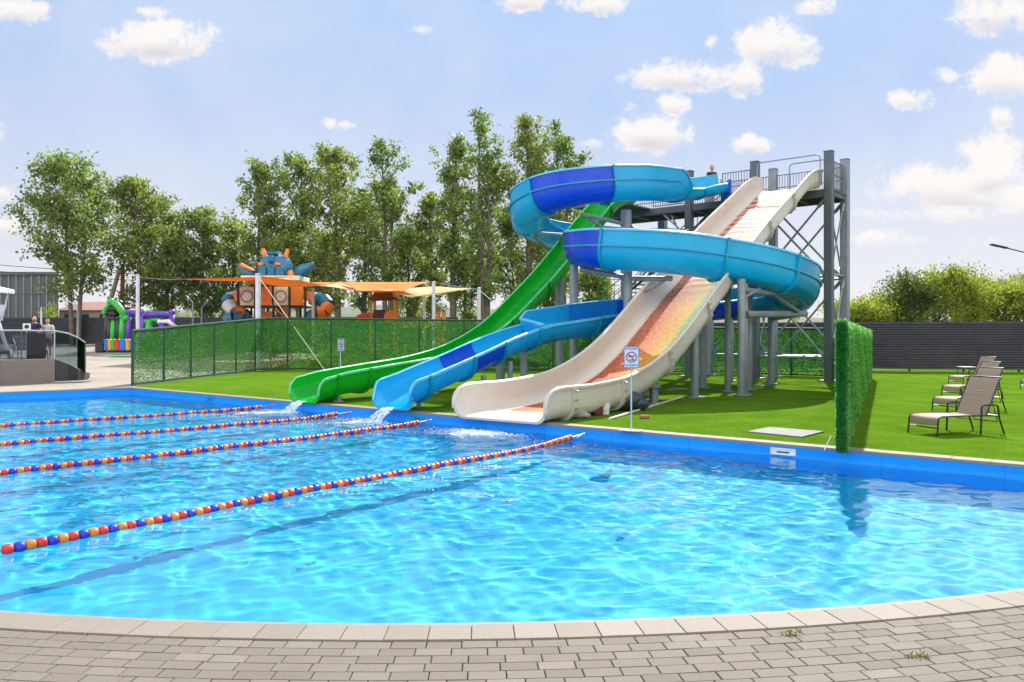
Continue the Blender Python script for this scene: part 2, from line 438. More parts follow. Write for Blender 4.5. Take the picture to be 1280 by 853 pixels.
# far edge strip
L = (Vector((9.3, 9.2)) - C0).length; s_ = -.3
while s_ < L:
    e = min(s_ + .5, L + .4)
    o = C0 - VDIR * .012
    pts = [o + EDIR * (s_ + .002), o + EDIR * (e - .002), o + EDIR * (e - .002) + VDIR * .29, o + EDIR * (s_ + .002) + VDIR * .29]
    sl.add(pts, -.03, .012 + rng.uniform(-.001, .001), .004, rng.uniform(.5, 1)); s_ += .5
dL = (C0 - LEFTP).normalized(); nL = Vector((-dL.y, dL.x)); s_ = 0; LL = (C0 - LEFTP).length
while s_ < LL:
    pts = [LEFTP + dL * (s_ + .002), LEFTP + dL * (s_ + .498), LEFTP + dL * (s_ + .498) + nL * .3, LEFTP + dL * (s_ + .002) + nL * .3]
    sl.add(pts, -.03, .012, .004, rng.uniform(.5, 1)); s_ += .5
cop = tag(sl.build('pool_coping', m_tile), kind='structure')
# dark nosing under the tiles
mb = MB()
pa = arc(AR - .05, A0 + 2, A1, 110); pb = arc(AR + .02, A0 + 2, A1, 110)
for i in range(110):
    a, b = pa[i], pa[i + 1]; c, d = pb[i], pb[i + 1]
    mb.poly([(a.x, a.y, .002), (b.x, b.y, .002), (b.x, b.y, -.035), (a.x, a.y, -.035)])
    mb.poly([(a.x, a.y, .002), (c.x, c.y, .002), (d.x, d.y, .002), (b.x, b.y, .002)])
    mb.poly([(a.x, a.y, -.035), (b.x, b.y, -.035), (d.x, d.y, -.035), (c.x, c.y, -.035)])
tag(mb.build('pool_edge_trim', m_nose), kind='structure')

# ---------------------------------------------------------------- brick terrace in rings
m_brick, nt, bs = newmat('clay_paver')
at = nt.new('ShaderNodeAttribute'); at.attribute_name = 'tint'
c = nt.ramp(at.outputs['Fac'], [(0, (.135, .113, .094)), (.35, (.165, .142, .119)), (.7, (.182, .158, .134)), (1, (.22, .193, .165))])
sp = nt.ramp(noise(nt, 90, 6, .75), [(.3, (.74,) * 3), (.7, (1.14,) * 3)]); c = nt.mix(1.0, c, sp, 'MULTIPLY')
st_ = nt.ramp(noise(nt, 3.1, 7, .65), [(.5, (0, 0, 0)), (.75, (.4,) * 3)]); c = nt.mix(st_, c, (.12, .10, .085))
nt.put(c, bs.inputs['Base Color']); bs.inputs['Roughness'].default_value = .85
b = nt.new('ShaderNodeBump'); b.inputs['Strength'].default_value = .5; b.inputs['Distance'].default_value = .004; nt.put(noise(nt, 240, 5, .7), b.inputs['Height']); nt.put(b.outputs[0], bs.inputs['Normal'])
sl = Slabs()
r0 = AR + .25; row = 0
while r0 < AR + 7:
    dth = math.degrees(.205 / r0); a = -128 + (row % 2) * dth * .5 + rng.uniform(-.06, .06) * dth
    while a < -52:
        g = math.degrees(.0028 / r0); e = rng.uniform(-.0012, .0012)
        full = math.degrees(.205 / r0); dth = full * (.33 if rng.random() < .018 else 1)
        cs = ((r0 + .001 + e, a + g), (r0 + .001 + e, a + dth - g), (r0 + .1015 + e, a + dth - g), (r0 + .1015 + e, a + g))
        pts = [Vector((AC.x + r * math.cos(R(q)), AC.y + r * math.sin(R(q)))) for r, q in cs][::-1]
        if abs(pts[0].x) < 9: sl.add(pts, -.045, .002 + rng.uniform(-.0015, .0015), .0035, min(1, max(0, rng.gauss(.5, .2))))
        a += dth
    r0 += .105; row += 1
tag(sl.build('paving', m_brick), kind='structure')
# ---------------------------------------------------------------- ground sheet with the pool cut out
m_sand = mat('joint_sand', (.15, .13, .105), .95, var=.3, vscale=30, bump=.4, bscale=120)
m_earth, nt, bs = newmat('plaza_paving')
tc = nt.new('ShaderNodeTexCoord'); mp = nt.new('ShaderNodeMapping'); mp.inputs['Rotation'].default_value = (0, 0, R(37)); nt.put(tc.outputs['Object'], mp.inputs[0])
br = nt.new('ShaderNodeTexBrick'); nt.put(mp.outputs[0], br.inputs['Vector']); br.inputs['Scale'].default_value = 1
br.inputs['Brick Width'].default_value = .2; br.inputs['Row Height'].default_value = .1; br.inputs['Mortar Size'].default_value = .004
br.inputs['Color1'].default_value = (.36, .31, .26, 1); br.inputs['Color2'].default_value = (.29, .25, .21, 1); br.inputs['Mortar'].default_value = (.16, .14, .12, 1)
st_ = nt.ramp(noise(nt, .35, 6, .6), [(.35, (.82,) * 3), (.7, (1.1,) * 3)]); c = nt.mix(1.0, br.outputs['Color'], st_, 'MULTIPLY')
nt.put(c, bs.inputs['Base Color']); bs.inputs['Roughness'].default_value = .9
m_field = mat('rough_field', (.075, .10, .03), .95, var=.35, vscale=.4)
mb = MB()
outer = [(-80, -12), (60, -12), (60, 44), (-80, 44)]
tri = tessellate_polygon([[Vector((x, y, 0)) for x, y in outer], [Vector((p.x, p.y, 0)) for p in COP]])
pts = outer + [(p.x, p.y) for p in COP]
mb.v = [(x, y, -.035) for x, y in pts]
for t in tri:
    a, b, c = [Vector(mb.v[i]) for i in t]
    mb.face(list(t) if (b - a).cross(c - a).z > 0 else list(t)[::-1], 0)
g = tag(mb.build('ground', m_sand, ang=0), kind='structure')
# terrain behind: rises gently to the playground, then fields to the horizon
mb = MB()
ys_ = [44, 48, 52, 56, 60, 64, 68, 72, 80, 100, 140, 220, 400, 800, 1600, 3200]
xs_ = [-3600, -1500, -600, -250, -120, -80, -60, -45, -30, -15, 0, 15, 30, 60, 120, 250, 600, 1500, 3600]
for y in ys_:
    for x in xs_: mb.v.append((x, y, -.035 + ZG(x, y)))
nx = len(xs_)
for j in range(len(ys_) - 1):
    for i in range(nx - 1): mb.face([j * nx + i, j * nx + i + 1, (j + 1) * nx + i + 1, (j + 1) * nx + i])
tag(mb.build('terrain', m_field, ang=180), kind='structure')
# plaza paving on the left, from the pool back to the playground
def sheet(name, poly, z, m, follow=True, ang=0, sub=False):
    bm = bmesh.new(); vs = [bm.verts.new((x, y, 0)) for x, y in poly]; f = bm.faces.new(vs)
    if f.normal.z < 0: f.normal_flip()
    bmesh.ops.triangulate(bm, faces=bm.faces)
    if sub:
        for yc in (46, 48, 50, 52, 54, 56, 58, 60, 62, 64, 66, 68, 70, 72):
            bmesh.ops.bisect_plane(bm, geom=bm.verts[:] + bm.edges[:] + bm.faces[:], plane_co=(0, yc, 0), plane_no=(0, 1, 0))
    for v in bm.verts: v.co.z = z + ZG(v.co.x, v.co.y)
    bm.normal_update()
    for f in bm.faces:
        if f.normal.z < 0: f.normal_flip()
    me = bpy.data.meshes.new(name); bm.to_mesh(me); bm.free(); me.materials.append(m)
    return tag(link(name, me), kind='structure')
e = lambda t, off=.28: tuple(C0 + EDIR * t + VDIR * off)
LP = LEFTP + nL * .3
sheet('plaza', [tuple(C0 + nL * .29 + dL * .1), (-13.45, 28.6), (-13.3, 36), (-13.0, 43), (-14, 62), (-22, 70), (-50, 72), (-60, 40), (-60, 15), (-40, 10), tuple(LP)], -.004, m_earth, sub=True)
# artificial lawn
m_turf, nt, bs = newmat('artificial_turf')
f1 = noise(nt, 1.1, 6, .6); f2 = noise(nt, 130, 5, .75); f3 = noise(nt, .22, 3)
c = nt.ramp(f1, [(.25, (.066, .152, .008)), (.5, (.096, .196, .013)), (.78, (.136, .242, .022))])
s2 = nt.ramp(f2, [(.28, (.55,) * 3), (.5, (.95,) * 3), (.72, (1.25,) * 3)]); c = nt.mix(1.0, c, s2, 'MULTIPLY')
s3 = nt.ramp(f3, [(.3, (.86,) * 3), (.7, (1.1,) * 3)]); c = nt.mix(1.0, c, s3, 'MULTIPLY')
nt.put(c, bs.inputs['Base Color']); bs.inputs['Roughness'].default_value = .75; bs.inputs['Specular IOR Level'].default_value = 0
b = nt.new('ShaderNodeBump'); b.inputs['Strength'].default_value = .7; b.inputs['Distance'].default_value = .02; nt.put(f2, b.inputs['Height'])
b2 = nt.new('ShaderNodeBump'); b2.inputs['Strength'].default_value = .5; b2.inputs['Distance'].default_value = .06; nt.put(noise(nt, 1.6, 4, .6, sc3=(.5, 2.2, 1)), b2.inputs['Height']); nt.put(b.outputs[0], b2.inputs['Normal'])
nt.put(b2.outputs[0], bs.inputs['Normal'])
Lf = (Vector((9.3, 9.2)) - C0).length
lawn = sheet('lawn', [e(-.1), e(Lf + .4), (14, 6.5), (34, 9), (40, 30), (34, 42), (-11, 43.6), (-13.0, 42.9), (-13.3, 36), (-13.55, 28.4)], .004, m_turf)
sheet('playground_grass', [(-14, 58), (-14, 43.9), (20, 43.9), (20, 75), (-30, 75), (-26, 66), (-20, 61)], .0, m_turf, sub=True)
# short turf tufts along the near part of the lawn so that its edge is not a clean line
m_blade = leafmat('turf_blade', (.05, .17, .008), (.10, .27, .012), (.17, .36, .025), .35)
rg = np.random.default_rng(5); n = 15000
t = rg.uniform(0, Lf, n); o = .29 + rg.exponential(1.6, n)
cx = C0.x + EDIR.x * t + VDIR.x * o; cy_ = C0.y + EDIR.y * t + VDIR.y * o
k = (np.abs(cx) < .7 * cy_) & (o < 9); cx, cy_ = cx[k], cy_[k]; n = len(cx)
Hh = rg.uniform(.010, .022, n); ang = rg.uniform(0, 6.28, n); wd = .006
Vq = np.zeros((n, 4, 3)); dx, dy = np.cos(ang) * wd, np.sin(ang) * wd; lx, ly = rg.normal(0, .012, n), rg.normal(0, .012, n)
Vq[:, 0] = np.stack([cx - dx, cy_ - dy, 0 * cx], 1); Vq[:, 1] = np.stack([cx + dx, cy_ + dy, 0 * cx], 1)
Vq[:, 2] = np.stack([cx + lx + dx * .3, cy_ + ly + dy * .3, Hh], 1); Vq[:, 3] = np.stack([cx + lx - dx * .3, cy_ + ly - dy * .3, Hh], 1)
tag(quads('grass_blades', Vq, m_blade, tint=rg.uniform(0, 1, n)), 'short plastic grass blades of the lawn along the pool', 'grass', kind='stuff')
# ---------------------------------------------------------------- water slides
def plastic(name, col, rough=.25, trans=.36, var=.05, dirt=None, damt=.3):
    return mat(name, col, rough, var=var, vscale=1.3, trans=trans, coat=.3, spec=.4, dirt=dirt, dscale=.9, damt=damt)
m_cyan = plastic('cyan_fibreglass', (.004, .46, .72), dirt=(.014, .54, .70), damt=.5)
m_blue = plastic('royal_blue_fibreglass', (.001, .095, .66), dirt=(.003, .16, .68), damt=.4)
m_mid = plastic('mid_blue_fibreglass', (.003, .30, .75), dirt=(.01, .36, .70))
m_teal = plastic('teal_fibreglass', (.004, .36, .60), dirt=(.02, .44, .58), damt=.5)
m_sky = plastic('light_blue_fibreglass', (.006, .46, .84), dirt=(.014, .54, .82))
m_green = plastic('green_fibreglass', (.002, .48, .022), dirt=(.01, .54, .05), damt=.5)
m_cream = mat('cream_fibreglass', (.72, .67, .60), .3, var=.05, vscale=1.2, trans=.25, coat=.3, dirt=(.58, .51, .43), dscale=1.2, damt=.4)
m_greenrim = plastic('pale_green_rim', (.12, .56, .22), trans=0)
m_bluerim = plastic('pale_blue_rim', (.10, .48, .80), trans=0)
m_steel = mat('galvanised_steel', (.25, .29, .325), .5, .35, var=.15, vscale=2.5, dirt=(.18, .2, .22), damt=.5)
m_dsteel = mat('dark_grey_steel', (.095, .118, .14), .45, .3, var=.12, vscale=2)
m_bolt = mat('bolt_heads', (.35, .36, .37), .4, .8)
# the rainbow of the wide slide runs down its bed: stripes across, washed-out and ridged towards the top
m_bed, nt, bs = newmat('rainbow_slide_bed')
uvn = nt.new('ShaderNodeUVMap'); sp_ = nt.new('ShaderNodeSeparateXYZ'); nt.put(uvn.outputs[0], sp_.inputs[0])
U, Vv = sp_.outputs[0], sp_.outputs[1]
mpn = nt.new('ShaderNodeMapping'); mpn.inputs['Scale'].default_value = (5, .5, 1); nt.put(uvn.outputs[0], mpn.inputs[0])
wn = nt.new('ShaderNodeTexNoise'); wn.inputs['Scale'].default_value = 2.2; wn.inputs['Detail'].default_value = 5; nt.put(mpn.outputs[0], wn.inputs['Vector'])
uw = nt.math('ADD', U, nt.math('MULTIPLY', nt.math('SUBTRACT', wn.outputs[0], .5), .07))
stripes = nt.ramp(uw, [(0, (.60, .54, .46)), (.11, (.60, .54, .46)), (.135, (.33, .060, .025)), (.31, (.42, .090, .03)), (.47, (.50, .18, .035)), (.55, (.48, .22, .014)), (.66, (.45, .29, .02)), (.71, (.12, .28, .05)), (.82, (.085, .26, .085)), (.87, (.03, .11, .40)), (.915, (.035, .12, .40)), (.94, (.60, .54, .48))])
cream = (.60, .54, .46)
mp2 = nt.new('ShaderNodeMapping'); mp2.inputs['Scale'].default_value = (7, 1.1, 1); nt.put(uvn.outputs[0], mp2.inputs[0])
w2 = nt.new('ShaderNodeTexNoise'); w2.inputs['Scale'].default_value = 6; w2.inputs['Detail'].default_value = 9; w2.inputs['Roughness'].default_value = .72; nt.put(mp2.outputs[0], w2.inputs['Vector'])
wear = nt.math('ADD', nt.math('MULTIPLY', nt.math('SUBTRACT', w2.outputs[0], .5), 2.4), nt.ramp(nt.math('DIVIDE', Vv, 20.0), [(0, (.0,) * 3), (.30, (.02,) * 3), (.42, (.12,) * 3), (.58, (.2,) * 3), (.72, (.52,) * 3), (1, (.72,) * 3)]), True)
# wavy ridges of the upper part keep colour in their troughs
mp3 = nt.new('ShaderNodeMapping'); mp3.inputs['Scale'].default_value = (1.7, .55, 1); nt.put(uvn.outputs[0], mp3.inputs[0])
wv = nt.new('ShaderNodeTexWave'); wv.bands_direction = 'Y'; wv.inputs['Scale'].default_value = 1.15; wv.inputs['Distortion'].default_value = 6; wv.inputs['Detail'].default_value = 3; wv.inputs['Detail Scale'].default_value = 1.1
nt.put(mp3.outputs[0], wv.inputs['Vector'])
ridge = nt.ramp(wv.outputs['Fac'], [(0, (0, 0, 0)), (.16, (.15,) * 3), (.62, (1,) * 3)])
topz = nt.ramp(nt.math('DIVIDE', Vv, 20.0), [(.52, (0, 0, 0)), (.66, (1,) * 3)])
wr = nt.mix(topz, wear, nt.mix(1.0, ridge, nt.math('ADD', nt.math('MULTIPLY', wear, .5), .22), 'MULTIPLY'))
c = nt.mix(wr, stripes, cream)
low = nt.ramp(nt.math('DIVIDE', Vv, 20.0), [(.062, (1,) * 3), (.068, (0, 0, 0))])       # plain lip at the mouth
c = nt.mix(low, c, cream)
nt.put(c, bs.inputs['Base Color']); bs.inputs['Roughness'].default_value = .55; bs.inputs['Specular IOR Level'].default_value = .12
b = nt.new('ShaderNodeBump'); b.inputs['Strength'].default_value = .5; b.inputs['Distance'].default_value = .05
nt.put(nt.math('MULTIPLY', wv.outputs['Fac'], topz), b.inputs['Height']); nt.put(b.outputs[0], bs.inputs['Normal'])

def catmull(pts, step=.16):
    """resample waypoints (x,y,z,w,hl,hr): positions along a smooth curve, the waypoint number as parameter"""
    pts = [np.array(p, float) for p in pts]; out = []
    ext = [2 * pts[0] - pts[1]] + pts + [2 * pts[-1] - pts[-2]]
    for i in range(1, len(ext) - 2):
        p0, p1, p2, p3 = ext[i - 1:i + 3]
        n = max(2, int(np.linalg.norm((p2 - p1)[:3]) / step))
        for k in range(n):
            t = k / n
            q = .5 * ((2 * p1) + (-p0 + p2) * t + (2 * p0 - 5 * p1 + 4 * p2 - p3) * t * t + (-p0 + 3 * p1 - 3 * p2 + p3) * t ** 3)
            q[3:] = p1[3:] + (p2[3:] - p1[3:]) * (t * t * (3 - 2 * t)); out.append((i - 1 + t, q))
    out.append((len(pts) - 1.0, pts[-1])); return out
def frames(path):
    pos = [Vector(q[:3]) for _, q in path]; fr = []; d = 0
    for i, p in enumerate(pos):
        t = (pos[min(i + 1, len(pos) - 1)] - pos[max(i - 1, 0)]).normalized()
        s = t.cross(Vector((0, 0, 1))).normalized(); u = s.cross(t)
        if i: d += (p - pos[i - 1]).length
        fr.append((p, t, s, u, d))
    return fr
def trough(w, hl, hr, rc, flare=.0):
    """inner outline from left rim to right rim: upright walls, rounded corners, flat bed"""
    pts = []
    def side(h, sg):
        r = min(rc, w * .98, h * .98); o = []
        for k in range(4): o.append((sg * (w + flare * (1 - k / 4)), h + (r - h) * k / 4))
        for k in range(8):
            a = math.pi / 2 * k / 7; o.append((sg * (w - r + r * math.cos(a)), r - r * math.sin(a)))
        return o
    L = side(hl, -1); Rr = side(hr, 1)
    mid = [(L[-1][0] + (Rr[-1][0] - L[-1][0]) * k / 5, 0) for k in range(1, 5)]
    return L + mid + Rr[::-1]
def offset(pts, d):
    o = []
    for i in range(len(pts)):
        a = pts[max(i - 1, 0)]; b = pts[min(i + 1, len(pts) - 1)]
        tx, tz = b[0] - a[0], b[1] - a[1]; l = math.hypot(tx, tz) or 1
        o.append((pts[i][0] + tz / l * d * 1.0, pts[i][1] - tx / l * d))
    return o
def channel(mb, path, fr, i0, i1, rc, th=.035, lip=.07, bedmi=None, rimmi=None, grow=0):
    """sweep the trough from sample i0 to i1 into mb"""
    base = len(mb.v); NR = None; vs = []
    for i in range(i0, i1 + 1):
        p, t, s, u, d = fr[i]; w, hl, hr = path[i][1][3:6]
        inn = trough(w, hl, hr, rc)
        out = offset(inn, -(th + grow))
        if out[12][1] > 0: out = offset(inn, th + grow)
        if grow: inn = offset(inn, -.01 if offset(inn, .01)[12][1] > 0 else .01); inn = inn
        a, b = inn[-1], inn[0]
        ring = [(b[0] - lip, b[1] - .045), (b[0] - lip, b[1] + .012), (b[0] - lip * .5, b[1] + .03)] + inn + [(a[0] + lip * .5, a[1] + .03), (a[0] + lip, a[1] + .012), (a[0] + lip, a[1] - .045)] + out[::-1]
        NR = len(ring); NI = len(inn)
        mb.v += [tuple(p + s * x + u * z) for x, z in ring]
        # arclength across
        acc = [0]
        for k in range(1, NI): acc.append(acc[-1] + math.hypot(inn[k][0] - inn[k - 1][0], inn[k][1] - inn[k - 1][1]))
        vs.append(([0] * 3 + [(x + w) / (2 * w) for x, z in inn] + [1] * 3 + [0] * NI, d))
    n = i1 - i0
    for i in range(n):
        for k in range(NR):
            k2 = (k + 1) % NR; mi = 0
            if bedmi is not None and 3 + 8 <= k < 3 + NI - 9: mi = bedmi
            if rimmi is not None and (k in (0, 1, 2) or 2 + NI <= k < NI + 5): mi = rimmi
            uv = [(vs[i][0][k], vs[i][1]), (vs[i][0][k2], vs[i][1]), (vs[i + 1][0][k2], vs[i + 1][1]), (vs[i + 1][0][k], vs[i + 1][1])]
            mb.face([base + i * NR + k, base + i * NR + k2, base + (i + 1) * NR + k2, base + (i + 1) * NR + k], mi, uv)
    mb.face([base + k for k in range(NR)][::-1], 0); mb.face([base + n * NR + k for k in range(NR)], 0)
def idx_at(path, t): return min(range(len(path)), key=lambda i: abs(path[i][0] - t))
def fixnormals(o):
    bm = bmesh.new(); bm.from_mesh(o.data); bmesh.ops.recalc_face_normals(bm, faces=bm.faces); bm.to_mesh(o.data); bm.free()
    o.data.set_sharp_from_angle(angle=R(40)); return o
def rib(mb, path, fr, i0, i1, side, hfun, d=.075, h=.05):
    """a stiffening flange along the outside of one wall"""
    b = len(mb.v); n = 0
    for i in range(i0, i1 + 1):
        p, t, s, u, _ = fr[i]; w, hl, hr = path[i][1][3:6]; H = hl if side < 0 else hr
        z = hfun(H); x = side * (w + .03)
        for dx, dz in ((0, -h / 2), (side * d, -h / 2), (side * d, h / 2), (0, h / 2)): mb.v.append(tuple(p + s * (x + dx) + u * (z + dz)))
        n += 1
    for i in range(n - 1):
        for k in range(4):
            k2 = (k + 1) % 4; mb.face([b + i * 4 + k, b + i * 4 + k2, b + (i + 1) * 4 + k2, b + (i + 1) * 4 + k])
    mb.face([b, b + 1, b + 2, b + 3]); mb.face([b + (n - 1) * 4 + k for k in (3, 2, 1, 0)])
def post(mb, x, y, z0, z1, r, n=14, foot=True):
    mb.tube([(x, y, z0), (x, y, z1)], r, n)
    if foot: mb.box((x, y, z0 + .02), (r * 3.4, r * 3.4, .03))
def slide_parts(root, path, fr, cuts, mats_, rc, rim, jointm, ribs=(), lip=.07):
    for k in range(len(cuts) - 1):
        i0, i1 = idx_at(path, cuts[k]), idx_at(path, cuts[k + 1])
        mb = MB(); channel(mb, path, fr, i0, i1, rc, lip=lip, rimmi=1)
        fixnormals(mb.build('slide_section', [mats_[k], rim], root, ang=40))
    for c in cuts[1:-1]:
        i = idx_at(path, c)
        p, t, s, u, d = fr[i]
        mb = MB(); w, hl, hr = path[i][1][3:6]
        f2 = [(p - t * .035, t, s, u, d), (p + t * .035, t, s, u, d)]; pp = [path[i], path[i]]
        channel(mb, pp, f2, 0, 1, rc, grow=.085, lip=.12)
        inn = offset(trough(w, hl, hr, rc), -.09)
        if inn[12][1] > 0: inn = offset(trough(w, hl, hr, rc), .09)
        for q in inn[1:-1:2]:
            c0 = p + s * q[0] + u * q[1]; mb.tube([c0 - t * .05, c0 + t * .05], .013, 6, 1)
        fixnormals(mb.build('joint_flange', [jointm, m_bolt], root, ang=40))
# --- wide cream family slide with the rainbow bed
S0 = Vector((-.17, 16.87)); SD = Vector((.6, .8)); SN = Vector((.8, -.6))
prof = [(19.3, 7.72), (18.6, 7.66), (17.6, 7.28), (16.15, 6.55), (13.5, 5.22), (11.2, 3.95), (8.93, 2.68), (6.94, 1.5), (5.44, .78), (3.68, .27), (1.9, .10), (.5, .085), (.25, .075), (.03, .065), (-.1, .055), (-.17, .045), (-.2, .04)]
wp = []
for s_, z in prof:
    p = S0 + SD * s_; h_ = {.03: .60, -.1: .50, -.17: .36, -.2: .2}.get(s_, .64); wp.append((p.x, p.y, z, 1.17, h_, h_))
path = catmull(wp, .2); fr = frames(path)
# distance up from the mouth as the texture's length coordinate
tot = fr[-1][4]; fr = [(p, t, s, u, tot - d) for p, t, s, u, d in fr]
wide = thing('water_slide', 'wide cream water slide with a worn rainbow painted bed, straight and steep', 'water slide', (S0.x, S0.y, 0), 'slides of the pool')
mb = MB(); channel(mb, path, fr, 0, len(path) - 1, .26, th=.05, lip=.10, bedmi=1)
# the travel direction is downhill, so its left wall is on the right in the view: flip the stripe coordinate accordingly
mb.uv = [[(1 - a, b) for a, b in q] if q else q for q in mb.uv]
fixnormals(mb.build('slide_channel', [m_cream, m_bed], wide, ang=40))
for s_ in (.9, 3.1, 5.6, 8.2, 10.9, 13.4, 15.9):
    i = min(range(len(path)), key=lambda k: abs((Vector(path[k][1][:2]) - S0).dot(SD) - s_))
    p, t, s, u, d = fr[i]; f2 = [(p - t * .05, t, s, u, d), (p + t * .05, t, s, u, d)]
    mb = MB(); channel(mb, [path[i], path[i]], f2, 0, 1, .26, th=.05, grow=.09, lip=.11)
    bo_ = offset(trough(1.17, .64, .64, .26), .15); bo_ = bo_ if bo_[12][1] < 0 else offset(trough(1.17, .64, .64, .26), -.15)
    for q in bo_[1:-1:2]:
        q = (q[0], q[1] if q[1] < .3 else q[1]); c0 = p + s * q[0] + u * q[1]
        mb.tube([c0 - t * .06, c0 + t * .06], .014, 6, 1)
    fixnormals(mb.build('joint_flange', [m_cream, m_bolt], wide, ang=40))
for s_, o in ((.9, .95), (.9, -.95), (5.4, .8), (5.4, -.8), (8.1, .75), (8.1, -.75), (12.3, .8), (12.3, -.8)):
    p = S0 + SD * s_ + SN * o
    z = np.interp(s_, [a for a, _ in prof[::-1]], [b for _, b in prof[::-1]])
    mb = MB(); post(mb, p.x, p.y, 0.005, max(.1, z - (.06 if s_ < 3 else .2)), .075 if s_ < 3 else .12)
    if s_ > 3: mb.box((p.x, p.y, z - .27), (.3, .3, .1))
    mb.build('support_post', m_steel, wide)
# --- green speed slide
G0 = Vector((-5.45, 21.13))
prof = [(17.6, 7.62), (16.7, 7.45), (15.4, 6.7), (11.9, 4.02), (10.0, 2.72), (8.23, 1.65), (6.3, .92), (4.43, .55), (2.53, .36), (.9, .2), (.5, .12), (.25, .085), (.1, .07), (-.02, .055), (-.08, .045), (-.11, .04)]
wp = [(*(G0 + SD * s_), z, .56, *([{.1: .57, -.02: .46, -.08: .32, -.11: .18}.get(s_, .60)] * 2)) for s_, z in prof]
path = catmull(wp, .18); fr = frames(path)
gs = thing('water_slide', 'narrow bright green water slide, straight and steep', 'water slide', (G0.x, G0.y, 0), 'slides of the pool')
slide_parts(gs, path, fr, [0, 2, 2.75, 3.5, 4.8, 6.3, 8.4, 9.4, len(wp) - 1], [m_green] * 8, .42, m_greenrim, m_green)
for s_ in (.75, 4.6, 8.4, 12.2):
    z = np.interp(s_, [a for a, _ in prof[::-1]], [b for _, b in prof[::-1]]); p = G0 + SD * s_
    for o in (.38, -.38) if s_ < 5 else (0,):
        q = p + SN * o; mb = MB(); post(mb, q.x, q.y, .005, z - .02, .07 if s_ < 5 else .16); mb.build('support_post', m_steel, gs)
# --- blue twisting slide (going down): one turn out and back, then an S into the lower turn and the run-out
B = [(8.95, 33.32, 7.80, .62, .30, .92), (7.85, 33.28, 7.64, .62, .25, .92), (6.95, 32.75, 7.44, .62, .35, .85), (6.3, 31.9, 7.28, .64, 1.15, .6), (4.6, 30.3, 7.0, .66, 1.22, .6), (2.8, 29.4, 6.72, .66, 1.22, .6), (1.4, 29.6, 6.45, .66, 1.25, .6),
     (.65, 31.0, 6.1, .68, 1.3, .6), (1.05, 33.4, 5.88, .66, 1.3, .6), (2.4, 35.5, 5.7, .66, 1.35, .6), (4.4, 36.6, 5.5, .66, 1.45, .6), (6.1, 35.9, 5.3, .66, 1.4, .6), (6.7, 33.6, 5.1, .66, 1.2, .6),
     (6.1, 31.2, 4.85, .64, 1.1, .6), (4.5, 29.0, 4.6, .62, .8, .65), (3.0, 27.3, 4.35, .62, .65, .85), (2.35, 25.7, 4.08, .62, .6, 1.1), (3.15, 24.45, 3.88, .64, .6, 1.15), (5.2, 24.0, 3.68, .64, .6, 1.15),
     (7.8, 24.6, 3.28, .64, .6, 1.15), (9.5, 26.3, 2.85, .66, .6, 1.2), (9.45, 28.2, 2.6, .66, .6, 1.15), (7.6, 28.7, 2.42, .64, .6, 1.05), (4.9, 27.7, 2.15, .60, .58, 1.0), (3.2, 26.4, 1.95, .58, .55, 1.0),
     (.95, 23.7, 1.60, .57, .55, .95), (.86, 23.58, 1.58, .57, .55, .57), (.5, 23.1, 1.5, .57, .55, .55), (-.33, 22.0, 1.2, .57, .55, .55), (-1.29, 20.7, .76, .57, .55, .55), (-2.2, 19.5, .36, .57, .56, .56), (-2.6, 18.99, .17, .57, .6, .6), (-2.69, 18.87, .13, .57, .57, .57), (-2.76, 18.78, .10, .57, .46, .46), (-2.80, 18.73, .085, .57, .32, .32), (-2.82, 18.70, .08, .57, .18, .18)]
path = catmull(B, .14); fr = frames(path)
bs_ = thing('water_slide', 'twisting blue water slide with two big bends and dark blue sections', 'water slide', (-2.67, 18.9, 0), 'slides of the pool')
cuts = [0, 1.05, 2.45, 4.6, 6.05, 7.6, 9.2, 10.0, 11.2, 13, 15.0, 16.95, 18.35, 19.25, 20.5, 21.8, 22.6, 23.5, 24.35, 25.9, 27.2, 28.25, 29.1, 30.2, len(B) - 1]
mm = [m_cyan, m_cyan, m_cyan, m_blue, m_cyan, m_cyan, m_sky, m_blue, m_cyan, m_cyan, m_blue, m_cyan, m_cyan, m_teal, m_teal, m_blue, m_blue, m_mid, m_sky, m_sky, m_sky, m_blue, m_sky, m_sky]
slide_parts(bs_, path, fr, cuts, mm, .52, m_bluerim, m_cyan)
for a, b, sd in ((2.95, 13.0, -1), (15.2, 23.0, 1)):
    ii, jj = idx_at(path, a), idx_at(path, b); mb = MB(); rib(mb, path, fr, ii, jj, sd, lambda H: H * .56); fixnormals(mb.build('stiffening_rib', m_cyan, bs_, ang=40))
# columns and arms that carry it
def colm(x, y, z1, r): 
    mb = MB(); post(mb, x, y, .005, z1, r * .86, 18); return mb.build('support_post', m_steel, bs_)
for x, y, z1, r in ((4.5, 31.2, 6.75, .25), (3.62, 24.75, 3.75, .16), (6.88, 23.72, 3.5, .14), (7.1, 24.15, 3.45, .12), (6.9, 25.3, 3.4, .12), (9.6, 29.3, 2.5, .15), (8.68, 31.4, 4.2, .13), (2.1, 26.9, 4.2, .17), (-.75, 20.95, .75, .085), (-.05, 22.0, 1.1, .085), (.35, 23.3, 1.5, .12), (-2.35, 19.9, .42, .08), (2.0, 33.9, 5.7, .13)):
    colm(x, y, z1, r)
def arm(a, b, r=.07):
    mb = MB(); mb.tube([a, b], r, 8); mb.build('support_arm', m_steel, bs_)
arm((6.95, 23.9, 3.2), (8.3, 24.9, 3.12), .09); arm((7.1, 24.0, 2.45), (9.9, 26.7, 2.55), .11); arm((9.9, 26.9, 2.55), (9.72, 29.2, 2.45), .09)
arm((8.2, 24.9, 3.12), (9.4, 26.0, 2.6), .06); arm((6.9, 23.8, 2.9), (7.6, 24.3, 3.25), .05)
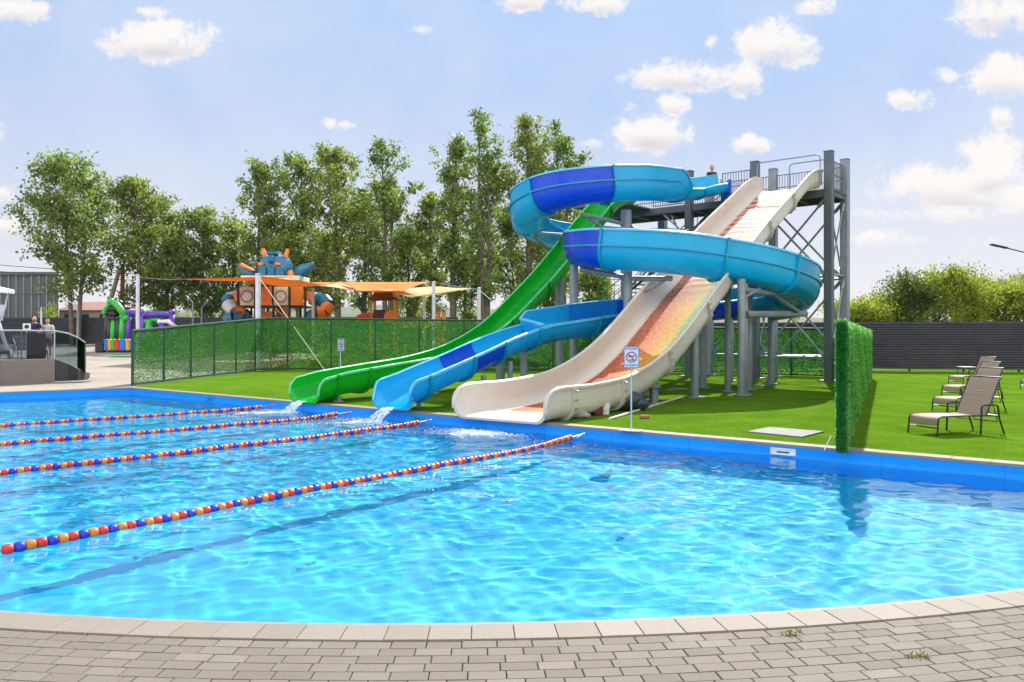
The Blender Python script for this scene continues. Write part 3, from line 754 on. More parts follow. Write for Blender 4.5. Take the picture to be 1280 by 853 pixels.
arm((3.62, 24.75, 3.62), (2.2, 25.4, 3.95), .08); arm((3.62, 24.75, 3.6), (4.9, 24.2, 3.55), .08); arm((3.62, 24.75, 2.9), (4.7, 24.3, 3.5), .05)
arm((4.5, 31.2, 6.2), (2.6, 29.6, 6.33), .08); arm((4.5, 31.2, 5.4), (2.9, 29.9, 6.25), .06); arm((4.5, 31.2, 5.6), (1.0, 31.2, 5.85), .07)
arm((2.0, 33.9, 5.1), (.8, 31.4, 5.8), .06); arm((2.0, 33.9, 5.0), (1.9, 31.0, 5.75), .06)
# white water pouring from the slides, and froth where it lands
m_foam = mat('white_water', (.86, .92, .95), .25, var=.04, trans=.35)
m_pour, nt, bs = newmat('pouring_water'); bs.inputs['Base Color'].default_value = (.88, .94, .97, 1); bs.inputs['Roughness'].default_value = .15
tp_ = nt.new('ShaderNodeBsdfTransparent'); mx_ = nt.new('ShaderNodeMixShader')
nt.put(nt.ramp(noise(nt, 14, 6, .7), [(.38, (.08,) * 3), (.62, (.85,) * 3)]), mx_.inputs[0]); nt.put(tp_.outputs[0], mx_.inputs[1]); nt.put(bs.outputs[0], mx_.inputs[2]); nt.put(mx_.outputs[0], nt.n['Material Output'].inputs[0])
m_froth, nt, bs = newmat('foam_sheet'); bs.inputs['Base Color'].default_value = (.85, .92, .95, 1); bs.inputs['Roughness'].default_value = .5
tp_ = nt.new('ShaderNodeBsdfTransparent'); mx_ = nt.new('ShaderNodeMixShader'); at_ = nt.new('ShaderNodeAttribute'); at_.attribute_name = 'foam'
ff = nt.math('ADD', nt.math('MULTIPLY', nt.math('SUBTRACT', noise(nt, 7, 9, .75, sc3=(1, 1, 1)), .5), 2.6), nt.math('SUBTRACT', nt.math('MULTIPLY', at_.outputs['Fac'], .9), .42))
nt.put(nt.ramp(ff, [(.0, (0, 0, 0)), (.35, (.75,) * 3), (.7, (.92,) * 3)]), mx_.inputs[0]); nt.put(tp_.outputs[0], mx_.inputs[1]); nt.put(bs.outputs[0], mx_.inputs[2]); nt.put(mx_.outputs[0], nt.n['Material Output'].inputs[0])
def froth(cx, cy, dx, dy, n, spread, seed, lift=.02):
    rg = np.random.default_rng(seed); mb = MB()
    ico = [(0, 0, 1), (.9, 0, .1), (0, .9, .1), (-.9, 0, .1), (0, -.9, .1), (0, 0, -.6)]; fc = [(0, 1, 2), (0, 2, 3), (0, 3, 4), (0, 4, 1), (5, 2, 1), (5, 3, 2), (5, 4, 3), (5, 1, 4)]
    for i in range(n):
        a = min(1, abs(rg.exponential(.35))); wdt = rg.normal(0, 1)
        x = cx + dx * a + -dy * spread * wdt * (.25 + .5 * a); y = cy + dy * a + dx * spread * wdt * (.25 + .5 * a)
        s = rg.uniform(.003, .011) * (1.15 - .6 * a); z = WZ + .012 + abs(rg.normal(0, 1)) * lift * (1.2 - a)
        b = len(mb.v); fl = rg.uniform(.3, .9)
        mb.v += [(x + p[0] * s * 1.7, y + p[1] * s * 1.7, z + p[2] * s * fl) for p in ico]
        for f in fc: mb.face([b + k for k in f])
    return mb
def tongue(mb, pos, d, width, z0, z1, seed, n=16):
    rg = random.Random(seed); side = Vector((d.y, -d.x)); rows = 9
    b = len(mb.v)
    for r in range(rows):
        t = r / (rows - 1)
        for k in range(n + 1):
            q = pos + d * (.5 * t) + side * (width * (k / n - .5) * (1 + .35 * t))
            z = z0 + (z1 - z0) * t ** 1.8 + rg.uniform(-.012, .012) * (1 + 1.6 * t)
            mb.v.append((q.x + rg.uniform(-.012, .012), q.y + rg.uniform(-.012, .012), z))
    for r in range(rows - 1):
        for k in range(n):
            pass
            a = b + r * (n + 1) + k; mb.face([a, a + 1, a + n + 2, a + n + 1], 1)
for nm, (px_, py_), wdt, z0, n, sp2, sd in (('green', tuple(G0 - SD * .06 - SN * .12), .36, .06, 1500, .5, 1), ('blue', tuple(Vector((-2.80, 18.74)) - SN * .12), .36, .1, 2200, .6, 2), ('cream', tuple(S0 - SD * .2), 2.1, .0, 3000, 1.25, 3)):
    mb = froth(px_ - SD.x * .38, py_ - SD.y * .38, -SD.x * (1.3 if nm == 'cream' else 2.6) - (0 if nm == 'cream' else .9), -SD.y * (1.3 if nm == 'cream' else 2.4), n, sp2, sd, .018)
    if nm == 'cream':
        mb.v = mb.v
        pass
    else: tongue(mb, Vector((px_, py_)), -SD, wdt, z0, WZ + .02, sd)
    # a ragged sheet of foam spreading from the landing point
    fw, fl_ = (1.5, 1.5) if nm == 'cream' else (.75, 2.6); fd = Vector((-.78, -.62)) if nm == 'cream' else Vector((-.93, -.36)); fs = Vector((fd.y, -fd.x)); o0 = Vector((px_, py_)) - SD * .3; nn_ = 26; b0 = len(mb.v); at = []
    gx = np.array([[o0.x + fd.x * fl_ * i / nn_ + fs.x * fw * (j / nn_ - .5) * (1 + .9 * i / nn_) for j in range(nn_ + 1)] for i in range(nn_ + 1)]); gy = np.array([[o0.y + fd.y * fl_ * i / nn_ + fs.y * fw * (j / nn_ - .5) * (1 + .9 * i / nn_) for j in range(nn_ + 1)] for i in range(nn_ + 1)])
    hz = wave_height(gx, gy)
    for i in range(nn_ + 1):
        for j in range(nn_ + 1): mb.v.append((gx[i, j], gy[i, j], WZ + hz[i, j] + .012)); at.append((1 - i / nn_) * (1 - abs(2 * j / nn_ - 1) ** 2) * min(1, i / 2 + .4))
    for i in range(nn_):
        for j in range(nn_): a = b0 + i * (nn_ + 1) + j; mb.face([a, a + 1, a + nn_ + 2, a + nn_ + 1], 2)
    o_ = mb.build('white_water', [m_foam, m_pour, m_froth], ang=180)
    av = o_.data.attributes.new('foam', 'FLOAT', 'POINT'); av.data.foreach_set('value', np.array([0] * b0 + at, np.float32))
    tag(o_, 'white froth pouring off the %s slide into the pool' % nm, 'splash', kind='stuff')

# ---------------------------------------------------------------- slide tower
TB = Vector((12.5, 31.2)); E1 = Vector((-.78, .63)).normalized(); E2 = Vector((.65, .76)).normalized()
def TP(t, v, z): q = TB + E1 * t + E2 * v; return Vector((q.x, q.y, z))
DZ = 7.62; BK = 1.9
tower = thing('slide_tower', 'tall grey steel slide tower with braced posts, platform and railings', 'tower', (TB.x, TB.y, 0))
m_deck = mat('deck_plate', (.16, .13, .10), .7, .2, var=.2, vscale=2, dirt=(.3, .25, .18), damt=.5)
mt_ = align(Vector((E1.x, E1.y, 0)))
def tbox(mb, t0, t1, v0, v1, z0, z1, bev=0):
    c = (TP(t0, v0, z0) + TP(t1, v1, z1)) / 2
    pts = [TP(t0, v0, 0).xy, TP(t1, v0, 0).xy, TP(t1, v1, 0).xy, TP(t0, v1, 0).xy]
    mb.prism([tuple(p) for p in pts], z0, z1)
for t in (0, 3, 6, 10.4):
    for v in (0, BK):
        if t == 10.4 and v == 0: continue
        mb = MB(); q = TP(t, v, 0); top = 9.06
        mb.box((q.x, q.y, top / 2), (.32, .32, top), mt_, bev=.02); mb.box((q.x, q.y, .03), (.7, .7, .05), mt_); mb.box((q.x, q.y, top + .01), (.34, .34, .03), mt_)
        mb.build('tower_post', m_dsteel if v == 0 else m_steel, tower)
mb = MB(); q = TP(8.6, BK + .4, 0); mb.box((q.x, q.y, DZ / 2), (.36, .36, DZ - .3), mt_, bev=.02); mb.build('tower_post', m_steel, tower)
mb = MB(); tbox(mb, -.1, 10.6, .02, BK + .05, DZ - .06, DZ); tbox(mb, 7.9, 10.4, -2.6, .0, DZ - .06, DZ); mb.build('deck', m_deck, tower)
mb = MB()
tbox(mb, -.15, 10.6, -.1, .06, DZ - .30, DZ - .065); tbox(mb, -.15, 10.6, BK - .05, BK + .1, DZ - .30, DZ - .065)
for t in np.arange(0, 10.6, 1.5): tbox(mb, t - .06, t + .06, .065, BK - .055, DZ - .24, DZ - .065)
mb.build('deck_beam', m_dsteel, tower)
# braces
def brace(a, b, r=.045, hub=True):
    mb = MB(); mb.tube([a, b], r, 8)
    for q, o in ((a, b), (b, a)):
        d = (o - q).normalized(); mb.tube([q + d * .05, q + d * .42], r * 1.7, 8)
    return mb.build('brace', m_steel, tower)
tiers = [(.95, 4.1), (4.2, 7.25)]
for z0, z1 in tiers:
    for v in (0, BK):
        brace(TP(.15, v, z0), TP(2.85, v, z1)); brace(TP(.15, v + .06, z1), TP(2.85, v + .06, z0))
    for t in (0, 3):
        brace(TP(t, .15, z0), TP(t, BK - .15, z1), .035); brace(TP(t + .06, .15, z1), TP(t + .06, BK - .15, z0), .035)
for t0, t1 in ((3, 6), (6, 10.4)):
    brace(TP(t0 + .15, BK, 4.2), TP(t1 - .15, BK, 7.3)); brace(TP(t0 + .15, BK + .06, 7.3), TP(t1 - .15, BK + .06, 4.2))
brace(TP(3.15, BK, .95), TP(5.85, BK, 4.1)); brace(TP(3.15, BK + .06, 4.1), TP(5.85, BK + .06, .95))
brace(TP(5.9, .05, 6.2), TP(4.7, .05, 7.3), .035); brace(TP(6.1, .05, 6.2), TP(7.3, .05, 7.3), .035); brace(TP(6.1, .08, 5.6), TP(6.9, .08, 7.2), .03)
for z in (.95, 4.15):
    mb = MB()
    for v in (0, BK): mb.tube([TP(.1, v, z), TP(5.9, v, z)] if v else [TP(.1, v, z), TP(2.9, v, z)], .05, 8)
    for t in (0, 3): mb.tube([TP(t, .1, z + .1), TP(t, BK - .1, z + .1)], .05, 8)
    mb.build('horizontal_tie', m_steel, tower)
# railings
def railing(a, b, z0, z1, gap=.12, n=None, r=.013):
    mb = MB(); a = Vector(a); b = Vector(b); L = (b - a).length; n = max(2, int(L / gap))
    for z in (z0, (z0 + z1) / 2, z1):
        mb.tube([(a.x, a.y, z), (b.x, b.y, z)], .022, 8)
    for i in range(n + 1):
        q = a.lerp(b, i / n); mb.tube([(q.x, q.y, z0), (q.x, q.y, z1)], r if 0 < i < n else .022, 6, caps=False)
    return mb.build('railing', m_dsteel, tower)
RT = DZ + 1.15
railing(TP(.0, .25, 0), TP(.0, BK - .25, 0), DZ + .08, RT)
for t0, t1 in ((.2, 2.85), (3.2, 5.85), (6.2, 10.2)): railing(TP(t0, BK, 0), TP(t1, BK, 0), DZ + .08, RT)
railing(TP(3.12, .02, 0), TP(4.45, .02, 0), DZ - .05, RT)
railing(TP(6.3, .02, 0), TP(7.8, .02, 0), DZ + .08, RT)
# hoops over the slide starts
def hoop(a, b, z0, z1):
    mb = MB(); a = Vector(a); b = Vector(b); pts = [Vector((a.x, a.y, z0)), Vector((a.x, a.y, z1 - .15))]
    d = (b - a).normalized()
    pts += [Vector((a.x, a.y, z1 - .04)) + d * .04, Vector((a.x, a.y, z1)) + d * .15, Vector((b.x, b.y, z1)) - d * .15, Vector((b.x, b.y, z1 - .04)) - d * .04, Vector((b.x, b.y, z1 - .15)), Vector((b.x, b.y, z0))]
    mb.tube(pts, .026, 8); return mb.build('grab_hoop', m_steel, tower)
hoop(TP(.25, -.25, 0), TP(2.8, -.25, 0), DZ + .3, 8.95)
hoop(TP(.2, .35, 0), TP(1.7, .35, 0), DZ, 8.85)
hoop(TP(4.55, .1, 0), TP(6.0, .1, 0), DZ, 8.62)
# dark blue entry panel of the blue slide
mb = MB(); d_ = (Vector(B[0][:2]) - Vector(B[1][:2])).normalized(); q = Vector((B[0][0], B[0][1])) + d_ * .06
mb.box((q.x, q.y, 7.92), (.09, 1.25, .72), align(Vector((d_.x, d_.y, 0))), bev=.02)
mb.build('entry_panel', m_blue, bs_)
# stair behind the deck
mb = MB()
nst = 42
for i in range(nst):
    t = 5.4 + i * .27; z = DZ - .18 * (i + 1)
    if z < .1: break
    tbox(mb, t, t + .3, BK + .5, BK + 1.6, z - .04, z)
mb.build('stair_treads', mat('stair_tread', (.42, .36, .28), .8, var=.15), tower)
mb = MB()
for v in (BK + .45, BK + 1.65):
    a, b = TP(5.3, v, DZ - .1), TP(16.4, v, .05); mb.tube([a, b], .07, 6)
    mb.tube([a + Vector((0, 0, 1)), b + Vector((0, 0, 1))], .025, 6); mb.tube([a + Vector((0, 0, .55)), b + Vector((0, 0, .55))], .02, 6)
    for i in range(23):
        q = a.lerp(b, i / 22); mb.tube([q, q + Vector((0, 0, 1))], .018, 6)
mb.build('stair_rail', m_dsteel, tower)
mb = MB(); tbox(mb, 4.2, 5.4, BK + .055, BK + 1.7, DZ - .06, DZ - .004); mb.build('stair_landing', m_deck, tower)
# ---------------------------------------------------------------- lane ropes: strings of floats
m_fl = {'red': mat('red_float_plastic', (.56, .022, .012), .4, coat=.1), 'orange': mat('orange_float_plastic', (.62, .19, .015), .4, coat=.1), 'blue': mat('blue_float_plastic', (.008, .02, .40), .4, coat=.1)}
m_cable = mat('wire_rope', (.3, .3, .3), .4, .6)
m_white = mat('white_plastic', (.75, .76, .77), .4)
fl_me = {}
for k, m in m_fl.items():
    mb = MB(); pr = []
    for z, r in ((-.048, .014), (-.047, .030), (-.042, .041), (-.033, .049), (-.022, .054), (-.017, .0535), (-.008, .057), (0, .0555), (.008, .057), (.017, .0535), (.022, .054), (.033, .049), (.042, .041), (.047, .030), (.048, .014)): pr.append((r, z))
    mb.lathe(pr, n=18, rot=Matrix.Rotation(R(90), 3, 'Y')); fl_me[k] = mb.mesh('float', m, ang=50)
ropes = [((350, 507), (0, 533), 'farthest lane rope, ending beside the green slide', 2), ((445, 516), (0, 557), 'second farthest lane rope, ending between green and blue slides', 3),
         ((545, 525), (0, 594), 'second nearest lane rope, ending left of the cream slide', 3), ((735, 546), (0, 691), 'nearest lane rope, ending right of the cream slide', 5)]
rg = random.Random(4)
for (ex, ey), (lx, ly), lab, nend in ropes:
    # end lies on the pool's far wall; direction from the left-hand point, both at float height
    def onz(px, py, z): Y = (CH - z) * F / (py - HZ); return Vector(((px - 640) / F * Y, Y))
    u_ = (ex - 640) / F; Ye = (C0.y + .8079 * -C0.x * -1 * 0 + 0) if False else None
    # intersection of the view direction with the far edge
    k = EDIR.y / EDIR.x; Ye = (C0.y - k * C0.x) / (1 - k * u_); E = Vector((u_ * Ye, Ye))
    Lp = onz(lx, ly, -.2); d = (Lp - E).normalized(); E = E - VDIR * .04
    rope = thing('lane_rope', lab + ', with coloured floats', 'lane rope', (E.x, E.y, WZ), 'lane ropes across the pool')
    Lr = (Lp - E).length + 2.2
    full = Lr
    start = .55 if nend < 5 else .62
    n = int((Lr - start) / .098)
    seq = ['red'] if nend == 2 else ['red', 'orange', 'red'] if nend == 3 else ['red', 'orange', 'red', 'orange', 'red', 'orange', 'red', 'orange', 'red']
    cyc = ['orange', 'blue', 'red']
    cab = MB(); pts = [(E.x, E.y, -.10)]
    ang = math.atan2(d.y, d.x)
    for i in range(n):
        s_ = start + .098 * i
        c = E + d * s_
        side = .05 * math.sin(s_ * .7 + ex) * min(1, s_ / 3); c = c + Vector((-d.y, d.x)) * side
        near = ((c.x - 0)); z = WZ + .022 + .008 * math.sin(s_ * 2.1 + ey) + .05 * max(0, 1 - (s_ - start) / .9)
        colr = seq[i] if i < len(seq) else cyc[(i - len(seq)) % 3]
        if i < 99:
            o = bpy.data.objects.new('float', fl_me[colr]); COL.objects.link(o); o.parent = rope
            o.location = (c.x - E.x, c.y - E.y, z - WZ); o.rotation_euler = (rg.uniform(0, 6.28), rg.uniform(-.07, .07), ang + rg.uniform(-.06, .06))
        if i % 3 == 0: pts.append((c.x, c.y, z))
    cab.tube(pts, .009, 6); cab.build('cable', m_cable, rope)
    tb = MB(); q = E + d * (start * .45); rr = align(Vector((d.x, d.y, -.16)))
    tb.box((q.x, q.y, -.13), (.18, .035, .035), rr, bev=.01); tb.build('turnbuckle', m_fl['red'] if nend < 5 else m_white, rope)

# ---------------------------------------------------------------- skimmers in the far wall
m_slot = mat('dark_slot', (.02, .025, .03), .6)
for px in (979, 522, 262):
    u_ = (px - 640) / F; k = EDIR.y / EDIR.x; Y = (C0.y - k * C0.x) / (1 - k * u_); q = Vector((u_ * Y, Y)) - VDIR * .012
    t = thing('pool_skimmer', {979: 'white skimmer box in the pool wall near the hedge', 522: 'blue tinted skimmer in the pool wall by the blue slide mouth', 262: 'blue tinted skimmer in the pool wall left of the green slide'}[px], 'skimmer', (q.x, q.y, -.13), 'skimmers in the far pool wall')
    rm = align(Vector((EDIR.x, EDIR.y, 0))); fm = m_white if px == 979 else m_sky
    mb = MB()
    for dz in (-.045, .045): mb.box((q.x, q.y, -.12 + dz), (.42, .03, .025), rm, bev=.006)
    for s_ in (-.2, .2): mb.box((q.x + EDIR.x * s_, q.y + EDIR.y * s_, -.12), (.025, .029, .066), rm, bev=.006)
    mb.build('frame', fm, t)
    mb = MB(); mb.box((q.x + VDIR.x * .004, q.y + VDIR.y * .004, -.12), (.37, .012, .07), rm); mb.build('back_plate', fm, t)
    mb = MB(); mb.box((q.x - VDIR.x * .008, q.y - VDIR.y * .008, -.125), (.2, .012, .02), rm); mb.build('slot', m_slot, t)

# ---------------------------------------------------------------- signs
m_signw = mat('sign_face', (.50, .62, .80), .35, var=.03)
m_black = mat('black_print', (.015, .018, .03), .5, var=.05)
m_signred = mat('red_print', (.48, .05, .04), .45, var=.05)
m_signgreen = mat('green_print', (.05, .22, .08), .45)
m_alu = mat('aluminium_tube', (.50, .56, .62), .35, .5, var=.08)
def text_mesh(name, body, size, width, m, parent, M4):
    cu = bpy.data.curves.new(name, 'FONT'); cu.body = body; cu.size = size; cu.align_x = 'CENTER'; cu.align_y = 'CENTER'; cu.extrude = .0006; cu.offset = .0009
    o = bpy.data.objects.new(name, cu); COL.objects.link(o); dg = bpy.context.evaluated_depsgraph_get(); dg.update()
    me = bpy.data.meshes.new_from_object(o.evaluated_get(dg)); bpy.data.objects.remove(o); bpy.data.curves.remove(cu)
    xs = [v.co.x for v in me.vertices]; k = width / (max(xs) - min(xs))
    me.transform(Matrix.Diagonal((k, 1, 1, 1))); me.transform(M4); me.materials.clear(); me.materials.append(m)
    t = link(name, me, parent); return t
def make_sign(loc, yaw, label, zt=1.60, h=.405, w_=.285):
    s = thing('warning_sign', label, 'sign', loc, 'no diving signs')
    x, y, _ = loc; cz = zt - h / 2
    B4 = Matrix.Translation((x, y, cz)) @ Matrix.Rotation(yaw, 4, 'Z')
    def bx(mb, c, d, **k): mb.box(B4 @ Vector(c), d, B4.to_3x3(), **k)
    mb = MB(); mb.tube([(x, y, .01), (x, y, zt - h + .1)], .017, 12); mb.build('post', m_alu, s)
    mb = MB(); mb.box((x, y, .016), (.42, .22, .02), rotz(yaw - .55), bev=.004); mb.build('base_plate', mat('pale_base_plate', (.5, .46, .42), .7), s)
    mb = MB(); bx(mb, (0, -.022, 0), (w_, .008, h), bev=.003); pl = mb.build('panel', m_signw, s)
    mb = MB()
    for a in (-1, 1): bx(mb, (a * (w_ / 2 - .006), -.0275, 0), (.012, .006, h)); bx(mb, (0, -.0275, a * (h / 2 - .006)), (w_ - .026, .006, .012))
    mb.build('border', mat('steel_blue_border', (.12, .17, .30), .5), pl)
    Rf = Matrix.Rotation(R(90), 4, 'X')
    text_mesh('lettering', 'NU PLONJAȚI', .05, w_ * .82, m_black, pl, B4 @ Matrix.Translation((0, -.0265, h * .5 - .045)) @ Rf)
    text_mesh('lettering', 'НЕ НЫРЯТЬ', .05, w_ * .82, m_black, pl, B4 @ Matrix.Translation((0, -.0265, -h * .5 + .048)) @ Rf)
    mb = MB(); n = 36; r0, r1 = .083, .106; b = 0
    for i in range(n):
        a = 2 * math.pi * i / n
        for r in (r0, r1): mb.v.append(tuple(B4 @ Vector((r * math.cos(a), -.0275, r * math.sin(a)))))
    for i in range(n):
        j = (i + 1) % n; mb.face([2 * i, 2 * i + 1, 2 * j + 1, 2 * j])
    M45 = B4 @ Matrix.Rotation(R(45), 4, 'Y'); mb.box(M45 @ Vector((0, -.0285, 0)), (.17, .002, .018), M45.to_3x3()); mb.build('prohibition_ring', m_signred, pl, ang=0)
    mb = MB()      # diver: body, arms, legs and head as flat silhouettes
    def strip(pts, ws, yy):
        for (a, wa), (c, wc) in zip(zip(pts, ws), zip(pts[1:], ws[1:])):
            d = Vector((c[0] - a[0], c[1] - a[1])).normalized(); nn = Vector((-d.y, d.x))
            mb.poly([B4 @ Vector((p[0] + nn.x * q, yy, p[1] + nn.y * q)) for p, q in ((a, wa), (a, -wa), (c, -wc), (c, wc))])
    strip([(.058, .024), (.02, .012), (-.022, .022), (-.048, .028)], [.006, .012, .014, .008], -.0272)
    strip([(-.02, .018), (-.045, .0), (-.058, -.004)], [.008, .006, .005], -.0270); strip([(.02, .01), (.05, .03), (.06, .03)], [.009, .007, .005], -.0274)
    nb = len(mb.v); mb.poly([B4 @ Vector((-.048 + .013 * math.cos(a), -.0273, .024 + .013 * math.sin(a))) for a in np.linspace(0, 6.1, 12)]); mb.build('diver_pictogram', m_black, pl, ang=0)
    mb = MB(); mb.poly([B4 @ Vector(p) for p in ((-.055, -.0271, -.048), (-.03, -.0271, -.036), (-.008, -.0271, -.046), (.015, -.0271, -.034), (.05, -.0271, -.05), (.03, -.0271, -.068), (-.03, -.0271, -.068))]); mb.build('wave_pictogram', m_signgreen, pl, ang=0)
    return s
make_sign((2.25, 14.92, 0), -.05, 'near white no diving sign on a thin post before the cream slide')
make_sign((-5.42, 25.0, 0), .95, 'small far no diving sign on a post behind the green slide mouth', zt=1.72)

# ---------------------------------------------------------------- sun loungers
m_mesh, nt, bs = newmat('taupe_mesh_fabric')
tcn = nt.new('ShaderNodeTexCoord'); ck = nt.new('ShaderNodeTexChecker'); ck.inputs['Scale'].default_value = 160; nt.put(tcn.outputs['Object'], ck.inputs[0])
c = nt.mix(nt.math('MULTIPLY', ck.outputs['Fac'], .3), (.42, .33, .26), (.34, .265, .205)); c = nt.mix(nt.ramp(noise(nt, 6, 4), [(.3, (0, 0, 0)), (.7, (.25,) * 3)]), c, (.36, .29, .23)); nt.put(c, bs.inputs['Base Color']); bs.inputs['Roughness'].default_value = .8
tr = nt.new('ShaderNodeBsdfTranslucent'); nt.put(c, tr.inputs[0]); mx = nt.new('ShaderNodeMixShader'); mx.inputs[0].default_value = .15
nt.put(bs.outputs[0], mx.inputs[1]); nt.put(tr.outputs[0], mx.inputs[2]); nt.put(mx.outputs[0], nt.n['Material Output'].inputs[0])
m_frame = mat('black_metal_frame', (.018, .018, .02), .35, .2, var=.1)
def lounger_parts(root, backang=63, fabric=None, flat=False):
    fabric = fabric or m_mesh
    W = .31
    # profile along x from the foot (0) to the hinge, then up the back
    pr = [(-.035, .20), (-.03, .285), (-.005, .325), (.05, .345), (.3, .35), (.6, .345), (.9, .335), (1.12, .335)]
    ca, sa = math.cos(R(backang)), math.sin(R(backang))
    back = [(1.12 + ca * l, .335 + sa * l) for l in (.0, .04, .2, .4, .6, .74, .78)]
    back[-1] = (back[-1][0] + .02, back[-1][1] - .005)
    def slab(pr, name):
        mb = MB(); th = .012
        for x, z in pr: mb.v += [(x, -W, z), (x, -W * .5, z - .006), (x, 0, z - .010), (x, W * .5, z - .006), (x, W, z)]
        n = len(pr)
        for x, z in pr: mb.v += [(x + .004, -W, z - th), (x + .004, -W * .5, z - th - .006), (x + .004, 0, z - th - .01), (x + .004, W * .5, z - th - .006), (x + .004, W, z - th)]
        for i in range(n - 1):
            for k in range(4):
                a = i * 5 + k; mb.face([a, a + 1, a + 6, a + 5]); a += n * 5; mb.face([a, a + 5, a + 6, a + 1])
            for k in (0, 4):
                a = i * 5 + k; mb.face([a, a + 5, n * 5 + a + 5, n * 5 + a])
        return mb.build(name, fabric, root, ang=60)
    slab(pr, 'seat'); bk = slab(back, 'backrest')
    mb = MB()
    for q in (.42, .48): mb.tube([(1.12 + ca * q - .012, -.16, .335 + sa * q + .003), (1.12 + ca * q - .012, .14, .335 + sa * q + .003)], .004, 5)
    mb.build('stitching', mat('pale_stitching', (.6, .55, .5), .8), bk)
    fr_ = MB()
    for y in (-W - .012, W + .012):
        fr_.tube([(-.035, y, .20), (-.03, y, .285), (-.005, y, .325), (.05, y, .345), (.6, y, .345), (1.12, y, .33), (1.42, y, .32)], .014, 8)
    fr_.tube([(1.42, -W - .012, .32), (1.42, W + .012, .32)], .014, 8); fr_.tube([(-.02, -W, .14), (-.02, W, .14)], .011, 8)
    fr_.build('seat_frame', m_frame, root)
    fb = MB()
    fb.tube([(x, -W - .012, z) for x, z in back] + [(x, W + .012, z) for x, z in back[::-1]], .013, 8); fb.build('back_frame', m_frame, root)
    pr_ = MB(); pr_.tube([(1.12 + ca * .4, -.26, .335 + sa * .4), (1.5, -.24, .20), (1.05, -.24, .24)], .009, 6); pr_.tube([(1.12 + ca * .4, .26, .335 + sa * .4), (1.5, .24, .20), (1.05, .24, .24)], .009, 6); pr_.tube([(1.5, -.24, .2), (1.5, .24, .2)], .009, 6); pr_.build('back_prop', m_frame, root)
    for y in (-W - .012, W + .012):
        l = MB(); l.tube([(-.03, y, .29), (-.035, y, .2), (-.06, y, .0)], .015, 8); l.build('leg', m_frame, root)
        l = MB(); l.tube([(1.42, y, .32), (1.56, y, 0)], .016, 8); l.build('leg', m_frame, root)
        ys = y * 1.13
        l = MB(); l.tube([(.93, ys, 0), (.95, ys, .3), (.955, ys, .47), (.975, ys, .515), (1.02, ys, .53), (1.30, ys, .525), (1.345, ys, .505), (1.36, ys, .46), (1.44, y, .3)], .017, 8); l.build('armrest', m_frame, root)
    return root
def lounger_at(px, py, rz, lab, src=None):
    Y = CH * F / (py - HZ); X = (px - 640) / F * Y
    if src is None:
        r = thing('sun_lounger', lab, 'sun lounger', (0, 0, 0), 'sun loungers on the right lawn'); lounger_parts(r)
    else: r = copy_tree(src); r['label'] = lab
    r.location = (X, Y, .006); r.rotation_euler = (0, 0, rz); return r
LG = lounger_at(1156, 543.5, .34, 'nearest taupe mesh lounger, alone in front of the row beside the hedge')
lounger_at(1182, 515.5, .36, 'taupe mesh lounger second from the pool, half hidden behind the nearest one', LG)
lounger_at(1190, 497.0, .30, 'taupe lounger third from the pool, its backrest peeping over the second', LG)
lounger_at(1196, 482.0, .30, 'farthest upright taupe lounger of the row, close to the dark fence', LG)
lounger_at(1288, 488.0, .30, 'lounger cut off by the right edge of the photo, only a front leg showing', LG)
# low table by the fence
q = P(1208, 466, 35.6); t = thing('side_table', 'low pale table with dark legs standing by the dark fence', 'table', (q.x, q.y, 0))
mb = MB(); mb.box((q.x, q.y, .40), (.62, .55, .03), bev=.008); mb.build('table_top', mat('pale_table_top', (.55, .5, .45), .5), t)
for sx in (-.27, .27):
    for sy in (-.22, .22): mb = MB(); mb.tube([(q.x + sx, q.y + sy, .005), (q.x + sx, q.y + sy, .385)], .016, 8); mb.build('leg', m_frame, t)

# ---------------------------------------------------------------- dark slatted boundary fences
m_louv = mat('anthracite_louvre', (.009, .013, .022), .55, .0, var=.12, vscale=.6)
m_louvp = mat('anthracite_post', (.012, .017, .026), .6)
def louvre(name, pts, h, z0, label, pitch=.125, bay=2.5):
    r = thing(name, label, 'fence', (pts[0][0], pts[0][1], 0), 'dark boundary fences')
    mb = MB()
    for a, b in zip(pts, pts[1:]):
        a = Vector(a); b = Vector(b); d = (b - a).normalized(); nn = Vector((d.y, -d.x)); L = (b - a).length
        za, zb = z0 + ZG(*a), z0 + ZG(*b); k = 0; z = .12
        while z < h - .02:
            # each louvre leans out at its foot
            prof = [(.012, z), (.055, z + .012), (.05, z + .03), (.0, z + pitch + .01), (-.012, z + pitch)]
            bI = len(mb.v)
            for q, zz in ((a, za), (b, zb)):
                for o, zq in prof: p = q + nn * o; mb.v.append((p.x, p.y, zz + zq))
            for i in range(5): j = (i + 1) % 5; mb.face([bI + i, bI + j, bI + 5 + j, bI + 5 + i])
            z += pitch
    mb.build('louvre_panel', m_louv, r, ang=25)
    for a, b in zip(pts, pts[1:]):
        a = Vector(a); b = Vector(b); L = (b - a).length; n = max(1, round(L / bay)); d = (b - a).normalized(); nn = Vector((d.y, -d.x))
        for i in range(n + 1):
            q = a.lerp(b, i / n) - nn * .05; z = z0 + ZG(*q); m2 = MB(); m2.box((q.x, q.y, z + h / 2), (.07, .07, h), align(Vector((d.x, d.y, 0)))); m2.build('fence_post', m_louvp, r)
    return r
louvre('boundary_fence', [(-3, 43.2), (12, 42.2), (20, 39.8), (40, 36.6)], 2.46, 0, 'long anthracite louvre fence behind the loungers and the slide tower')
louvre('boundary_fence', [(-70, 75.5), (-38, 74.5), (-24, 73.2), (-5, 73)], 2.6, 0, 'far anthracite louvre fence behind the terrace and the inflatable')

